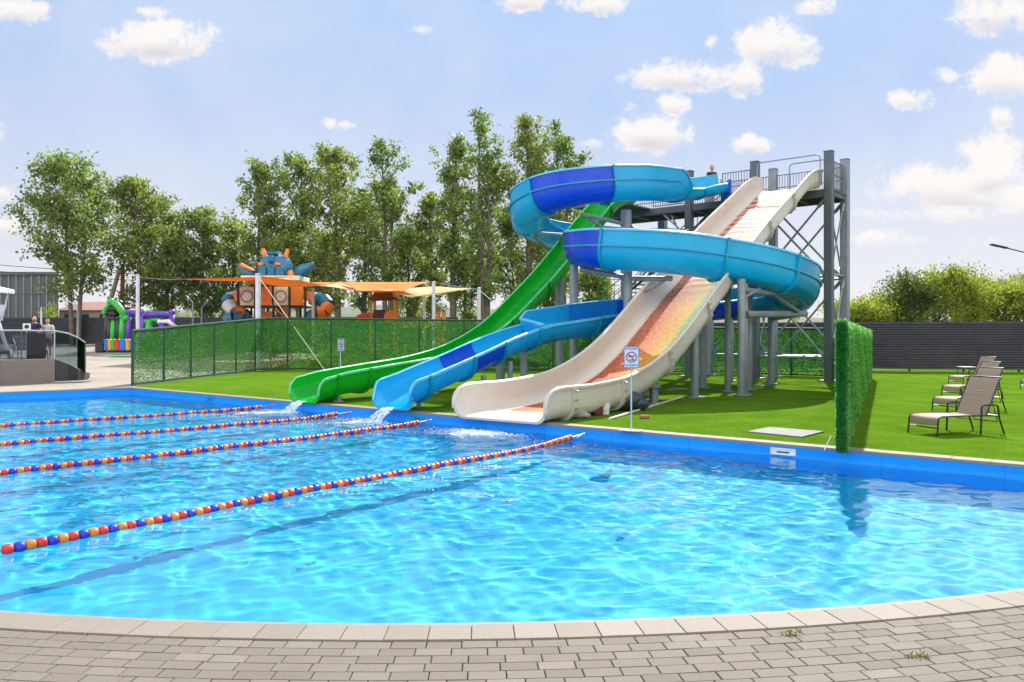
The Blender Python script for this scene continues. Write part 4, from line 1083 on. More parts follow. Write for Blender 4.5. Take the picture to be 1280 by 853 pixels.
# ---------------------------------------------------------------- green screened fence round the slides
m_screen = leafmat('green_screen_leaf', (.016, .17, .034), (.06, .30, .045), (.24, .43, .08), .45)
m_gpost = mat('dark_green_post', (.006, .045, .03), .5)
gf = thing('screen_fence', 'long see-through green mesh fence around the slide lawn', 'fence', (-13.6, 28.35, 0))
gpts = [Vector(p) for p in ((-13.6, 28.35), (-13.35, 35), (-12.95, 41.2), (-11.5, 41.9), (0, 41.0), (10, 38.0), (14.7, 33.7))]
gh = [2.0, 2.36, 2.72, 2.74, 2.6, 2.2, 2.1]
segs = []; tot = 0
for a, b in zip(gpts, gpts[1:]): segs.append((tot, (b - a).length)); tot += (b - a).length
def gat(s_):
    for i, (o, l) in enumerate(segs):
        if s_ <= o + l or i == len(segs) - 1:
            t = min(1, (s_ - o) / l); p = gpts[i].lerp(gpts[i + 1], t); d = (gpts[i + 1] - gpts[i]).normalized(); return p, d, gh[i] + (gh[i + 1] - gh[i]) * t
rg = np.random.default_rng(21)
def screen_piece(s0, s1, dens_hi, dens_lo, size, lowfrac):
    L = s1 - s0; hmax = 2.8; n = int(L * hmax * dens_hi)
    s_ = rg.uniform(s0, s1, n); zf = rg.uniform(0, 1, n)
    o = np.array([x for x, _ in segs]); k = np.clip(np.searchsorted(o, s_, side='right') - 1, 0, len(segs) - 1)
    ln = np.array([l for _, l in segs]); t = (s_ - o[k]) / ln[k]
    A = np.array([tuple(p) for p in gpts]); p = A[k] + (A[k + 1] - A[k]) * t[:, None]; H = np.array(gh); h = H[k] + (H[k + 1] - H[k]) * t
    keep = (rg.uniform(0, 1, n) < np.where(zf < lowfrac, dens_lo / dens_hi, 1.0)) & (rg.uniform(0, hmax, n) < h)
    d = (A[k + 1] - A[k]); d /= np.linalg.norm(d, axis=1)[:, None]
    off = rg.normal(0, .016, n); C = np.stack([p[:, 0] - d[:, 1] * off, p[:, 1] + d[:, 0] * off, .06 + zf * (h - .06)], 1)[keep]
    # patches where the screen is thinner or denser
    V = leaf_quads(rg, C, size, aspect=.55)
    # turn leaves roughly into the fence plane: squash across it
    dd = np.stack([-d[:, 1], d[:, 0]], 1)[keep]; cen = C[:, None, :2]; rel = V[:, :, :2] - cen
    a = (rel * dd[:, None, :]).sum(2); V[:, :, :2] -= dd[:, None, :] * (a * .45)[:, :, None]
    return V
Lnear = segs[1][0] + segs[1][1]
V = np.concatenate([screen_piece(0, Lnear, 5000, 2300, .05, .36), screen_piece(Lnear, tot, 2200, 1400, .08, .3)])
tint = np.clip(rg.normal(.42, .26, len(V)), 0, 1)
scr = quads('mesh_screen', V, m_screen, gf, tint=tint); scr['kind'] = 'stuff'
s_ = 0; n = 24
while s_ < tot + .01:
    p, d, h = gat(min(s_, tot - .001)); mb = MB(); mb.box((p.x, p.y, h / 2 + .01), (.075, .075, h), align(Vector((d.x, d.y, 0))), bev=.01); mb.build('fence_post', m_gpost, gf); s_ += 2.35
for z, r in ((None, .05), (.07, .04)):
    mb = MB(); pts = []
    for s_ in np.arange(0, tot, .5):
        p, d, h = gat(s_); pts.append((p.x, p.y, (h - .02) if z is None else z))
    mb.tube(pts, r, 6); mb.build('rail', m_gpost, gf)
# --- thick leafy hedge panel dividing the lawns
m_hedge = leafmat('hedge_needles', (.014, .20, .034), (.10, .43, .062), (.40, .66, .17), .55)
hd = thing('hedge_screen', 'tall thin hedge wall of bright green artificial needles beside the loungers', 'hedge', (5.1, 12.35, 0))
ha, hb = Vector((5.09, 12.22)), Vector((15.0, 33.2)); hdv = (hb - ha).normalized(); hn = Vector((hdv.y, -hdv.x)); hL = (hb - ha).length
HW, HH = .065, 1.98
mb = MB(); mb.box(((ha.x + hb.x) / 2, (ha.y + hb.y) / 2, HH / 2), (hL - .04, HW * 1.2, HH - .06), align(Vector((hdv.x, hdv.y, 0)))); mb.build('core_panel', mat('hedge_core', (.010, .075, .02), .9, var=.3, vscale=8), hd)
N = 150000
s_ = hL * rg.uniform(0, 1, N) ** 1.9; z = rg.uniform(.0, HH, N); side = rg.choice([-1, 1], N, p=[.3, .7]); o = side * (HW * rg.uniform(.55, 1.12, N))
top = rg.uniform(0, 1, N) < .06; z[top] = HH + rg.normal(0, .025, top.sum()) + .012 * np.sin(s_[top] * 4); o[top] = rg.uniform(-HW, HW, top.sum())
end = rg.uniform(0, 1, N) < .055; s_[end] = rg.uniform(-.07, .04, end.sum()); o[end] = rg.uniform(-HW, HW, end.sum())
o = o + rg.normal(0, .012, N)
C = np.stack([ha.x + hdv.x * s_ + hn.x * o, ha.y + hdv.y * s_ + hn.y * o, z], 1)
sz = .055 + .06 * (s_ / hL)
V = leaf_quads(rg, C, sz, upbias=.3, aspect=.25)
tint = np.clip(.45 + .25 * np.sin(s_ * 2.1 + z * 1.3) * np.sin(z * 2.3 + 1 - s_) + rg.normal(0, .34, N), 0, 1)
tint[end] *= .35  # near end face darkened: its shade is put into the needle tint
nd = quads('needles', V, m_hedge, hd, tint=tint); nd['kind'] = 'stuff'
mb = MB(); q = ha - hn * .1; mb.tube([(q.x - .14, q.y + .05, .02), (q.x, q.y + .12, .24)], .008, 6); mb.build('brace', m_white, hd)

# ---------------------------------------------------------------- small things on the slide lawn
m_slab = mat('concrete_slab', (.24, .235, .23), .85, var=.1, bump=.2, bscale=60)
a = [P(928, 540, 1)] 
def gp(px, py, z=0): Y = (CH - z) * F / (py - HZ); return Vector(((px - 640) / F * Y, Y, z))
mb = MB(); mb.prism([tuple(gp(*p).xy) for p in ((934, 541), (1003, 548), (1030, 541), (962, 535.5))], .008, .028)
tag(mb.build('access_cover', m_slab), 'flat grey square cover slab set in the lawn', 'cover')
for (px, py, s_, lab) in ((850, 486.5, .5, 'pale footing slab behind the cream slide support'), (948, 482.5, .5, 'pale footing slab behind the twin columns'), (872, 497, .4, 'pale footing slab at the foot of the front cream slide support')):
    q = gp(px, py); mb = MB(); mb.box((q.x, q.y, .015), (s_, s_ * 1.2, .025), rotz(.65), bev=.004); tag(mb.build('footing_slab', m_slab), lab, 'slab', 'footing slabs under the slides')
a, b = gp(762, 525.5), gp(852, 498)
mb = MB(); mb.tube([(a.x, a.y, .03), (b.x, b.y, .03)], .028, 10); tag(mb.build('plastic_pipe', mat('off_white_pipe', (.6, .57, .5), .5)), 'long off-white pipe lying on the lawn beside the cream slide', 'pipe')
q = gp(756, 518.5); mb = MB(); mb.lathe([(.10, 0), (.125, .25), (.132, .25), (.132, .27), (.118, .27), (.118, .24), (.09, .03)], (q.x, q.y, .008), 18); bk = thing('bucket', 'white plastic bucket in the shade under the cream slide', 'bucket', (q.x, q.y, 0)); mb.build('pail', m_white, bk)
mb = MB(); mb.tube([(q.x - .13, q.y, .25), (q.x - .11, q.y - .06, .14), (q.x, q.y - .14, .10), (q.x + .11, q.y - .06, .14), (q.x + .13, q.y, .25)], .005, 6); mb.build('handle', m_steel, bk)
q = gp(784, 513.5); mb = MB()
rgl = random.Random(2)
for i in range(16):
    for k in range(14): pass
mb.ball((q.x, q.y, .24), (.42, .28, .25), 20); mb.ball((q.x + .3, q.y - .04, .17), (.22, .2, .17), 14)
bm_ = mb.build('tarpaulin_bundle', mat('dark_tarpaulin', (.03, .045, .05), .45, var=.3, bump=.8, bscale=6), ang=180)
for v in bm_.data.vertices:
    v.co += Vector((math.sin(v.co.z * 23 + v.co.x * 17), math.sin(v.co.x * 21), math.sin(v.co.x * 19 + v.co.y * 23))) * .022; v.co.z = max(.006, v.co.z)
tag(bm_, 'dark crumpled tarpaulin bundle lying under the cream slide', 'bundle')
q = gp(806, 523.5); mb = MB(); mb.box((q.x, q.y, .045), (.2, .1, .065), rotz(.2), bev=.006); tag(mb.build('brick', mat('red_brick', (.42, .16, .09), .85)), 'single red brick left on the sunlit lawn', 'brick')
q = gp(746, 519.5); mb = MB(); mb.box((q.x, q.y, .12), (.22, .2, .22), rotz(.5), bev=.02); mb.box((q.x, q.y, .24), (.18, .16, .03), rotz(.5), bev=.01); tag(mb.build('paint_can', mat('maroon_tin', (.12, .02, .025), .5)), 'small maroon tin beside the white bucket', 'tin')
q = gp(713, 523); mb = MB(); mb.ball((q.x, q.y, .09), (.32, .12, .10), 16); mb.ball((q.x + .25, q.y, .07), (.2, .1, .08), 12)
sk = mb.build('sack', mat('grey_sack', (.35, .36, .38), .8, var=.25, bump=.6, bscale=12), ang=180)
for v in sk.data.vertices: v.co.z = max(.005, v.co.z + .02 * math.sin(v.co.x * 29))
tag(sk, 'pale grey sack lying by the first cream slide support', 'sack')
# weeds between the pavers
m_weed = leafmat('weed_leaf', (.06, .12, .01), (.14, .2, .02), (.24, .28, .04), .3)
for (px, py, w2, lab) in ((988, 794.5, .05, 'small green weed growing at the edge of the coping tiles'), (1149, 822, .065, 'yellow-green weed growing between the pavers')):
    q = gp(px, py); n = 70; C = np.stack([rg.normal(q.x, w2 * .55, n), rg.normal(q.y, .014, n), np.abs(rg.normal(.012, .01, n))], 1)
    tag(quads('weed', leaf_quads(rg, C, .022, upbias=.6, aspect=.4), m_weed, tint=rg.uniform(0, 1, n)), lab, 'weed')
# street lamp behind the right-hand fence
def lamp(name, x, y, h, ax, ay, drop, label, m, grp=None, z0=None):
    z0 = ZG(x, y) if z0 is None else z0
    r = thing(name, label, 'lamp', (x, y, z0), grp)
    mb = MB(); mb.tube([(x, y, z0), (x, y, z0 + h)], [.09, .05], 10); mb.build('pole', m, r)
    mb = MB(); mb.tube([(x, y, z0 + h - .03), (x + ax * .55, y + ay * .55, z0 + h + drop * .55)], .035, 8); mb.build('arm', m, r)
    mb = MB(); mb.box((x + ax * .78, y + ay * .78, z0 + h + drop * .78), (math.hypot(ax, ay) * .5, .26, .09), align(Vector((ax, ay, drop))), bev=.03); mb.build('lamp_head', m, r); return r
lamp('street_lamp', 29.22, 45, 6.55, -1.9, .1, .45, 'black street lamp with a slanting arm above the trees at the right', m_black)

# ---------------------------------------------------------------- raised terrace with glass balustrade, left
m_tw = mat('taupe_render', (.20, .175, .16), .8, var=.06, bump=.1)
m_twd = mat('dark_cladding', (.035, .036, .04), .6)
m_glass = bpy.data.materials.new('tinted_glass'); m_glass.use_nodes = True; nt = NT(m_glass); nt.n.remove(nt.n['Principled BSDF'])
tp = nt.new('ShaderNodeBsdfTransparent'); tp.inputs[0].default_value = (.58, .65, .68, 1); gs_ = nt.new('ShaderNodeBsdfGlossy'); gs_.inputs['Roughness'].default_value = .02
fz = nt.new('ShaderNodeFresnel'); fz.inputs[0].default_value = 1.5; mx = nt.new('ShaderNodeMixShader'); nt.put(fz.outputs[0], mx.inputs[0]); nt.put(tp.outputs[0], mx.inputs[1]); nt.put(gs_.outputs[0], mx.inputs[2]); nt.put(mx.outputs[0], nt.n['Material Output'].inputs[0])
te = thing('terrace', 'raised grey terrace with dark glass balustrade at the far left pool corner', 'terrace', (-17.5, 30.1, 0))
tw0, tw1 = Vector((-21.2, 27.0)), Vector((-17.42, 30.15)); td = (tw1 - tw0).normalized(); tn = Vector((-td.y, td.x))
TZ = .9
out_ = [tw0 - td * 6, tw1, tw1 + tn * 5.5, tw0 - td * 6 + tn * 5.5]
mb = MB(); mb.prism([tuple(p) for p in out_], 0, TZ); mb.build('platform', m_tw, te)
mb = MB(); c = tw0.lerp(tw1, .62); a, b = tw0 - td * 6 - tn * .03, c - tn * .03; mb.prism([tuple(p) for p in (a, b, b + tn * .18, a + tn * .18)], TZ, TZ + .05); mb.build('ledge', mat('pale_ledge', (.55, .54, .52), .6), te)
q = c - tn * .035; mb = MB(); mb.box((q.x, q.y, TZ * .5 + .08), (.06, .05, .9), align(Vector((td.x, td.y, 0)))); mb.build('joint_strip', mat('pale_joint', (.36, .34, .33), .6), te)
# ramp round the end
ramp_ = [tw1 + Vector((.02, 0)), Vector((-17.08, 30.45)), Vector((-16.93, 30.85)), Vector((-16.88, 31.25)), Vector((-17.5, 32.8)), tw1 + tn * 2.6]
mb = MB(); zs = [.9, .72, .52, .38, .25, .9]; n = len(ramp_)
mb.v = [(p.x, p.y, .0) for p in ramp_] + [(p.x, p.y, z) for p, z in zip(ramp_, zs)]
for i in range(n): j = (i + 1) % n; mb.face([i, j, n + j, n + i])
mb.face([n + i for i in range(n)]); mb.build('ramp', m_twd, te, ang=0)
gpt = [tw0 - td * 6 + tn * .08, tw0 + tn * .08, tw0.lerp(tw1, .5) + tn * .08, tw0.lerp(tw1, .78) + tn * .08, tw1 + tn * .05, Vector((-17.14, 30.48)), Vector((-16.95, 30.86)), Vector((-16.86, 31.25))]
gz0 = [.95, .95, .95, .92, .9, .74, .55, .36]; gz1 = [1.98, 1.98, 1.98, 1.98, 1.97, 1.88, 1.72, 1.52]
for i in range(len(gpt) - 1):
    a, b = gpt[i], gpt[i + 1]; d = (b - a).normalized(); nn = Vector((-d.y, d.x)) * .006
    mb = MB(); mb.v = [(p.x + s_ * nn.x, p.y + s_ * nn.y, z) for s_ in (-1, 1) for p, z in ((a, gz0[i]), (b, gz0[i + 1]), (b, gz1[i + 1]), (a, gz1[i]))]
    for f in ((0, 1, 2, 3), (7, 6, 5, 4), (0, 4, 5, 1), (1, 5, 6, 2), (2, 6, 7, 3), (3, 7, 4, 0)): mb.face(list(f))
    mb.build('glass_panel', m_glass, te, ang=0)
for i in (0, 1, 2, 3, 4, 7):
    p = gpt[i]; mb = MB(); mb.tube([(p.x, p.y, gz0[i] - .05), (p.x, p.y, gz1[i])], .028, 8); mb.build('post', m_dsteel if i != 4 else m_alu, te)
mb = MB(); mb.tube([(p.x, p.y, z + .02) for p, z in zip(gpt, gz1)], .03, 8); mb.build('handrail', m_alu, te)
mb = MB(); mb.box((gpt[3].x + .35, gpt[3].y + .35, 1.42), (.62, .05, .95), align(Vector((td.x, td.y, 0)))); mb.build('dark_panel', m_twd, te)
# kerb and grass strip at the foot of the ramp
kp = [(-17.2, 29.75), (-16.86, 30.0), (-16.58, 30.5), (-16.62, 31.1), (-17.2, 32.2)]
mb = MB(); mb.tube([(x, y, .03) for x, y in kp], .06, 8); tag(mb.build('kerb', m_slab), kind='structure')
sheet('grass_strip', [(-17.36, 30.12), (-17.24, 29.82), (-16.9, 30.06), (-16.66, 30.52), (-16.7, 31.1), (-17.2, 32.0), (-17.3, 31.6)], .012, m_turf)
# dark loungers behind the glass
m_dmesh = mat('charcoal_mesh_fabric', (.03, .032, .036), .8)
dl = thing('sun_lounger', 'dark lounger behind the glass, nearest the striped inflatable side', 'sun lounger', (0, 0, 0), 'dark loungers on the terrace'); lounger_parts(dl, 50, m_dmesh)
for i, (x, y, a, lab) in enumerate(((-18.5, 30.9, 2.5, 'dark folded lounger behind the tinted glass, right of the two others'), (-19.5, 30.1, 2.5, 'dark lounger behind the tinted glass, between two others'), (-20.5, 29.4, 2.5, 'dark lounger behind the tinted glass, next to the lifeguard chair'))):
    o = dl if i == 0 else copy_tree(dl); o.location = (x, y, TZ + .005); o.rotation_euler = (0, 0, a); o['label'] = lab
# dark ring leaning by the balustrade
q = tw0 + td * 1.72 - tn * .12; mb = MB(); rr = align(Vector((td.x, td.y, 0)))
mb.tube([(q.x + td.x * .42 * math.cos(a), q.y + td.y * .42 * math.cos(a), 1.42 + .42 * math.sin(a)) for a in np.linspace(0, 2 * math.pi, 28)[:-1]], .075, 10, closed=True)
tag(mb.build('life_ring', mat('maroon_ring', (.05, .012, .015), .5)), 'dark maroon life ring hanging on the glass balustrade', 'life ring')
# lifeguard chair
m_lg = mat('white_painted_wood', (.72, .75, .82), .5)
lx, ly = -20.75, 30.6; lc = thing('lifeguard_chair', 'tall white lifeguard chair with a scalloped canopy at the left edge', 'lifeguard chair', (lx, ly, TZ))
for sx in (-1, 1):
    for sy in (-1, 1):
        mb = MB(); mb.tube([(lx + sx * .95, ly + sy * .6, TZ), (lx + sx * .62, ly + sy * .4, 2.35)], .07, 8); mb.build('leg', m_lg, lc)
        mb = MB(); mb.tube([(lx + sx * .72, ly + sy * .45, 2.4), (lx + sx * .9, ly + sy * .6, 3.6)], .03, 8); mb.build('canopy_pole', m_lg, lc)
mb = MB()
mb.v = [(lx + sx * w_, ly + sy * d_, z) for z, w_, d_ in ((2.3, .68, .42), (3.02, .86, .56)) for sx, sy in ((-1, -1), (1, -1), (1, 1), (-1, 1))]
for f in ((0, 1, 5, 4), (1, 2, 6, 5), (2, 3, 7, 6), (3, 0, 4, 7), (3, 2, 1, 0)): mb.face(list(f))
mb.build('seat_box', m_lg, lc, ang=0)
mb = MB(); mb.box((lx, ly, 2.42), (1.30, .9, .06)); mb.build('seat', mat('navy_seat', (.03, .05, .16), .6), lc)
mb = MB(); n = 8; 
cor = [(-1.05, -.75), (1.05, -.75), (1.05, .75), (-1.05, .75)]
for i in range(4):
    a, b = cor[i], cor[(i + 1) % 4]
    for k in range(n):
        p0 = [a[j] + (b[j] - a[j]) * k / n for j in (0, 1)]; p1 = [a[j] + (b[j] - a[j]) * (k + 1) / n for j in (0, 1)]; pm = [(p0[j] + p1[j]) / 2 for j in (0, 1)]
        mb.poly([(lx + p0[0], ly + p0[1], 3.62), (lx + p0[0], ly + p0[1], 3.5), (lx + pm[0], ly + pm[1], 3.44), (lx + p1[0], ly + p1[1], 3.5), (lx + p1[0], ly + p1[1], 3.62)])
    mb.poly([(lx + a[0], ly + a[1], 3.62), (lx + b[0], ly + b[1], 3.62), (lx + b[0] * .3, ly + b[1] * .3, 3.82), (lx + a[0] * .3, ly + a[1] * .3, 3.82)])
mb.poly([(lx + x * .3, ly + y * .3, 3.82) for x, y in cor]); mb.build('canopy', m_lg, lc, ang=0)

# ---------------------------------------------------------------- people
m_skin = mat('skin', (.50, .27, .19), .55, var=.06); m_hair = mat('dark_hair', (.03, .02, .015), .7)
def person(loc, yaw, label, shirt, trousers, hair=True, arms='rail', h=1.7, beard=False):
    r = thing('person', label, 'person', loc); k = h / 1.7
    def pt(x, y, z): q = Vector((x * k, y * k, z * k)); q = rotz(yaw) @ q; return Vector(loc) + q
    def skin(name, pts, edges, rad, m, sub=2):
        me = bpy.data.meshes.new(name); me.from_pydata([tuple(pt(*p)) for p in pts], edges, [])
        o = bpy.data.objects.new(name, me); COL.objects.link(o)
        md = o.modifiers.new('s', 'SKIN'); me.skin_vertices[0].data[0].use_root = True
        for v, q in zip(me.skin_vertices[0].data, rad): v.radius = ((q, q) if isinstance(q, (int, float)) else q); v.radius = (v.radius[0] * k, v.radius[1] * k)
        md.use_smooth_shade = True
        ms = o.modifiers.new('u', 'SUBSURF'); ms.levels = sub; ms.render_levels = sub
        dg = bpy.context.evaluated_depsgraph_get(); dg.update(); me2 = bpy.data.meshes.new_from_object(o.evaluated_get(dg)); bpy.data.objects.remove(o)
        finish(me2, m, 180); return link(name, me2, r)
    hz_ = .98
    if arms == 'rail': A = [((s * .17, 0, 1.39), (s * .27, -.05, 1.16), (s * .20, -.30, 1.07), (s * .17, -.37, 1.07)) for s in (-1, 1)]
    else: A = [((s * .17, 0, 1.39), (s * .24, .02, 1.12), (s * .24, -.06, .88), (s * .24, -.08, .80)) for s in (-1, 1)]
    pts = [(0, 0, .95), (0, 0, 1.12), (0, 0, 1.30), (0, .0, 1.40), (0, -.005, 1.47), (0, -.015, 1.53)]; rad = [(.14, .10), (.125, .09), (.15, .10), (.12, .085), .055, .055]
    ed = [(i, i + 1) for i in range(5)]
    for a in A:
        b = len(pts); pts += list(a); rad += [.06, .043, .034, .03]; ed += [(3, b), (b, b + 1), (b + 1, b + 2), (b + 2, b + 3)]
    for s in (-1, 1):
        b = len(pts); pts += [(s * .09, 0, .88), (s * .10, -.01, .48), (s * .10, .01, .09), (s * .10, -.13, .035)]; rad += [.085, .058, .038, .035]; ed += [(0, b), (b, b + 1), (b + 1, b + 2), (b + 2, b + 3)]
    body = skin('body', pts, ed, rad, m_skin)
    # head: shaped ovoid with nose, brow, ears, eyes
    mb = MB(); me_h = MB()
    hd_ = MB(); hd_.ball((0, 0, 0), (.078, .098, .118), 24)
    vs = []
    for x, y, z in hd_.v:
        if z < 0: x *= 1 - .28 * (-z / .118); y *= 1 - .12 * (-z / .118)
        nose = math.exp(-((x / .016) ** 2 + ((z + .012) / .022) ** 2)) * .024 if y < 0 else 0
        eye = -math.exp(-(((abs(x) - .03) / .014) ** 2 + ((z - .012) / .012) ** 2)) * .008 if y < 0 else 0
        mouth = math.exp(-((x / .025) ** 2 + ((z + .055) / .010) ** 2)) * .006 if y < 0 else 0
        vs.append(tuple(pt(x, y - nose - eye - mouth - .02, z + 1.605)))
    hd_.v = vs
    for s in (-1, 1): hd_.ball(pt(s * .080, 0, 1.60), (.012 * k, .02 * k, .032 * k), 8)
    body_mesh = body.data; bm = bmesh.new(); bm.from_mesh(body_mesh); tmp = hd_.mesh('tmp', m_skin, 180); bm.from_mesh(tmp); bm.to_mesh(body_mesh); bm.free(); bpy.data.meshes.remove(tmp)
    eb = MB()
    for s in (-1, 1): eb.ball(pt(s * .03, -.106, 1.617), .009 * k, 8)
    eb.build('eyes', m_hair, body)
    # shirt with short sleeves
    pts = [(0, 0, .93), (0, 0, 1.12), (0, 0, 1.30), (0, 0, 1.40), (0, 0, 1.44)]; rad = [(.155, .118), (.142, .108), (.166, .118), (.135, .1), .075]; ed = [(i, i + 1) for i in range(4)]
    for a in A:
        a0, a1 = Vector(a[0]), Vector(a[1]); b = len(pts); pts += [tuple(a0), tuple(a0.lerp(a1, .75))]; rad += [.076, .062]; ed += [(3, b), (b, b + 1)]
    skin('shirt', pts, ed, rad, shirt)
    pts = [(0, 0, .97), (0, 0, .9)]; rad = [(.15, .115), (.14, .11)]; ed = [(0, 1)]
    for s in (-1, 1): b = len(pts); pts += [(s * .09, 0, .86), (s * .10, -.01, .5)]; rad += [.10, .075]; ed += [(1, b), (b, b + 1)]
    skin('trousers', pts, ed, rad, trousers)
    if hair:
        hb_ = MB(); hb_.ball((0, 0, 0), (.086, .104, .122), 20); hb_.v = [tuple(pt(x, (y if y > -.02 or z > .07 else -.02 + (y + .02) * .3) - .008, max(z, -.045 if y > .03 else .03) + 1.615)) for x, y, z in hb_.v]; hb_.build('hair', m_hair, r, ang=180)
    if beard:
        hb_ = MB(); hb_.ball(pt(0, -.055, 1.525), (.05 * k, .05 * k, .04 * k), 14); hb_.build('beard', m_hair, r, ang=180)
    return r
m_navy = mat('navy_cloth', (.02, .025, .06), .8); m_pale = mat('cream_cloth', (.55, .50, .45), .8); m_shorts = mat('dark_shorts', (.03, .03, .04), .8)
q = P(43, 405, 31.0); person((q.x, q.y, TZ), .35, 'bald bearded man in a navy T-shirt leaning on the terrace rail', m_navy, m_shorts, hair=False, beard=True, h=1.64)
q = P(59.5, 405, 31.3); person((q.x, q.y, TZ), .3, 'person in a cream T-shirt standing at the terrace rail', m_pale, m_shorts, h=1.56)
q = TP(5.32, .8, 0); person((q.x, q.y, DZ), .25, 'dark-haired man in black standing at the top of the blue slide', m_black, m_shorts, arms='down', h=1.72)
# white loudspeaker box by the bald man
q = P(33.5, 411, 30.4); mb = MB(); t = thing('speaker_box', 'small white loudspeaker standing on the terrace rail', 'speaker', (q.x, q.y, 1.9)); mb.box((q.x, q.y, 2.14), (.26, .2, .26), rotz(.5), bev=.02); mb.build('cabinet', m_white, t)
mb = MB(); mb.lathe([(.075, 0), (.07, .015), (.03, .02)], Vector((q.x, q.y, 2.15)) + rotz(.5) @ Vector((0, -.101, 0)), 16, rot=Matrix.Rotation(.5, 3, 'Z') @ Matrix.Rotation(R(90), 3, 'X')); mb.build('cone', m_slot, t)
mb = MB(); mb.tube([(q.x, q.y, TZ), (q.x, q.y, 2.02)], .02, 8); mb.build('stand', m_alu, t)
# ---------------------------------------------------------------- playground beyond the fence
def Q(px, py, Y): return P(px, py, Y)
m_or = mat('orange_plastic', (.80, .22, .02), .4, coat=.2); m_tan = mat('tan_panel', (.72, .68, .52), .6); m_pb = mat('petrol_blue_plastic', (.006, .14, .27), .35, coat=.3)
m_dkpost = mat('dark_brown_post', (.045, .03, .025), .5); m_win = mat('pale_porthole', (.7, .74, .72), .25)
PY = 60.0; k = PY / F; gz = ZG(-18, PY)
def RP(px, py, dy=0): return P(px, py, PY + dy)
rb = thing('climbing_frame', 'big orange and blue robot-shaped climbing frame with tube slides', 'climbing frame', (RP(346, 420).x, PY, gz))
for px in (306, 327, 349, 369, 388):
    for dy in (-1.5, 1.5):
        p = RP(px, 400, 0); mb = MB(); mb.tube([(p.x, PY + dy, gz), (p.x, PY + dy, 5.75)], .09, 8); mb.build('post', m_dkpost, rb)
def panel(name, x0, x1, y0, y1, m, dy=-1.6, th=.12):
    a, b = P(x0, y0, PY), P(x1, y1, PY); mb = MB(); mb.box(((a.x + b.x) / 2, PY + dy, (a.z + b.z) / 2), (abs(b.x - a.x), th, abs(a.z - b.z)), bev=.03); return mb.build(name, m, rb)
for x0, x1, m in ((309.5, 326, m_tan), (329, 347.5, m_or), (350.5, 367.5, m_tan), (371, 386, m_or)):
    pn = panel('panel', x0, x1, 360.5, 383, m)
    if m is m_tan:
        c = P((x0 + x1) / 2, 372, PY); mb = MB(); mb.lathe([(.46, 0), (.46, .06), (.38, .07), (.37, .02)], (c.x, PY - 1.66, c.z), 24, rot=Matrix.Rotation(R(90), 3, 'X')); mb.build('porthole_rim', m_pb if False else mat('grey_rim', (.22, .23, .22), .5), pn)
        mb = MB(); mb.lathe([(.375, 0), (.36, .03)], (c.x, PY - 1.665, c.z), 24, rot=Matrix.Rotation(R(90), 3, 'X')); mb.build('porthole', m_win, pn)
panel('panel', 386, 398, 366, 377, m_or, -1.2); panel('panel', 300, 309, 365, 378, m_or, -1.2)
a = P(345, 357, PY); mb = MB(); mb.box((a.x, PY, P(0, 384, PY).z), (5.0, 3.0, .12)); mb.build('deck', m_dkpost, rb)
panel('roof_panel', 309, 381, 346.5, 352.5, m_tan, 0, 3.0)
panel('side_panel', 360, 368, 384, 397, mat('plank_panel', (.30, .13, .05), .7), -1.5)
for x0, x1 in ((330, 346), (313, 318)): panel('lower_panel', x0, x1, 390, 400, m_or, -.5)
mb = MB(); a = P(352, 384, PY); b = P(362, 400, PY); mb.box(((a.x + b.x) / 2, PY - 1, (a.z + b.z) / 2), (1.6, .8, .1), align(Vector((1.0, 0, -1.2)))); mb.build('slide_chute', m_or, rb)
# head: domed helmet of plates
hc = P(344.5, 334, PY)
mb = MB(); mb.lathe([(.62, 1.02), (1.0, .82), (1.28, .35), (1.35, -.05), (1.25, -.5), (1.05, -.72), (.2, -.74)][::-1], (hc.x, PY, hc.z - .1), 10, sy=.9); hd_ = mb.build('head', m_pb, rb, ang=30)
for dx in (-.62, 0, .62): mb = MB(); mb.box((hc.x + dx, PY - 1.12, hc.z - .42), (.58, .35, .72), bev=.1); mb.build('face_plate', m_pb, hd_)
mb = MB(); mb.box((hc.x, PY - .95, hc.z + .5), (.5, .9, .55), bev=.15); mb.box((hc.x, PY - .3, hc.z + .98), (.9, 1.1, .22), bev=.08); mb.build('crest', m_pb, hd_)
for dx in (-.78, .5): mb = MB(); mb.box((hc.x + dx, PY - 1.16, hc.z + .13), (.42, .14, .2), bev=.04); mb.build('eye', m_or, hd_)
for s in (-1, 1): mb = MB(); mb.tube([(hc.x + s * .75 + .05, PY - .2, hc.z + .7), (hc.x + s * .95 + .05, PY - .2, hc.z + 1.35)], [.2, .13], 10); mb.build('horn', m_or, hd_)
for pts, flip in ((((320, 345), (309, 341), (298, 331)), 1), (((368, 342), (380, 338), (392, 329)), -1)):
    p = [P(x, y, PY - .4) for x, y in pts]; mb = MB(); mb.tube(p, [.32, .5, .1], 10); o = mb.build('arm', m_pb, rb, ang=180)
mb = MB(); mb.tube([P(316, 338, PY - .9), P(301, 331, PY - .9)], [.1, .16], 8); mb.build('arm_stripe', m_or, rb)
q = P(366, 344, PY); mb = MB(); mb.ball((q.x, q.y - .5, q.z), .33, 12); mb.build('shoulder', m_or, rb)
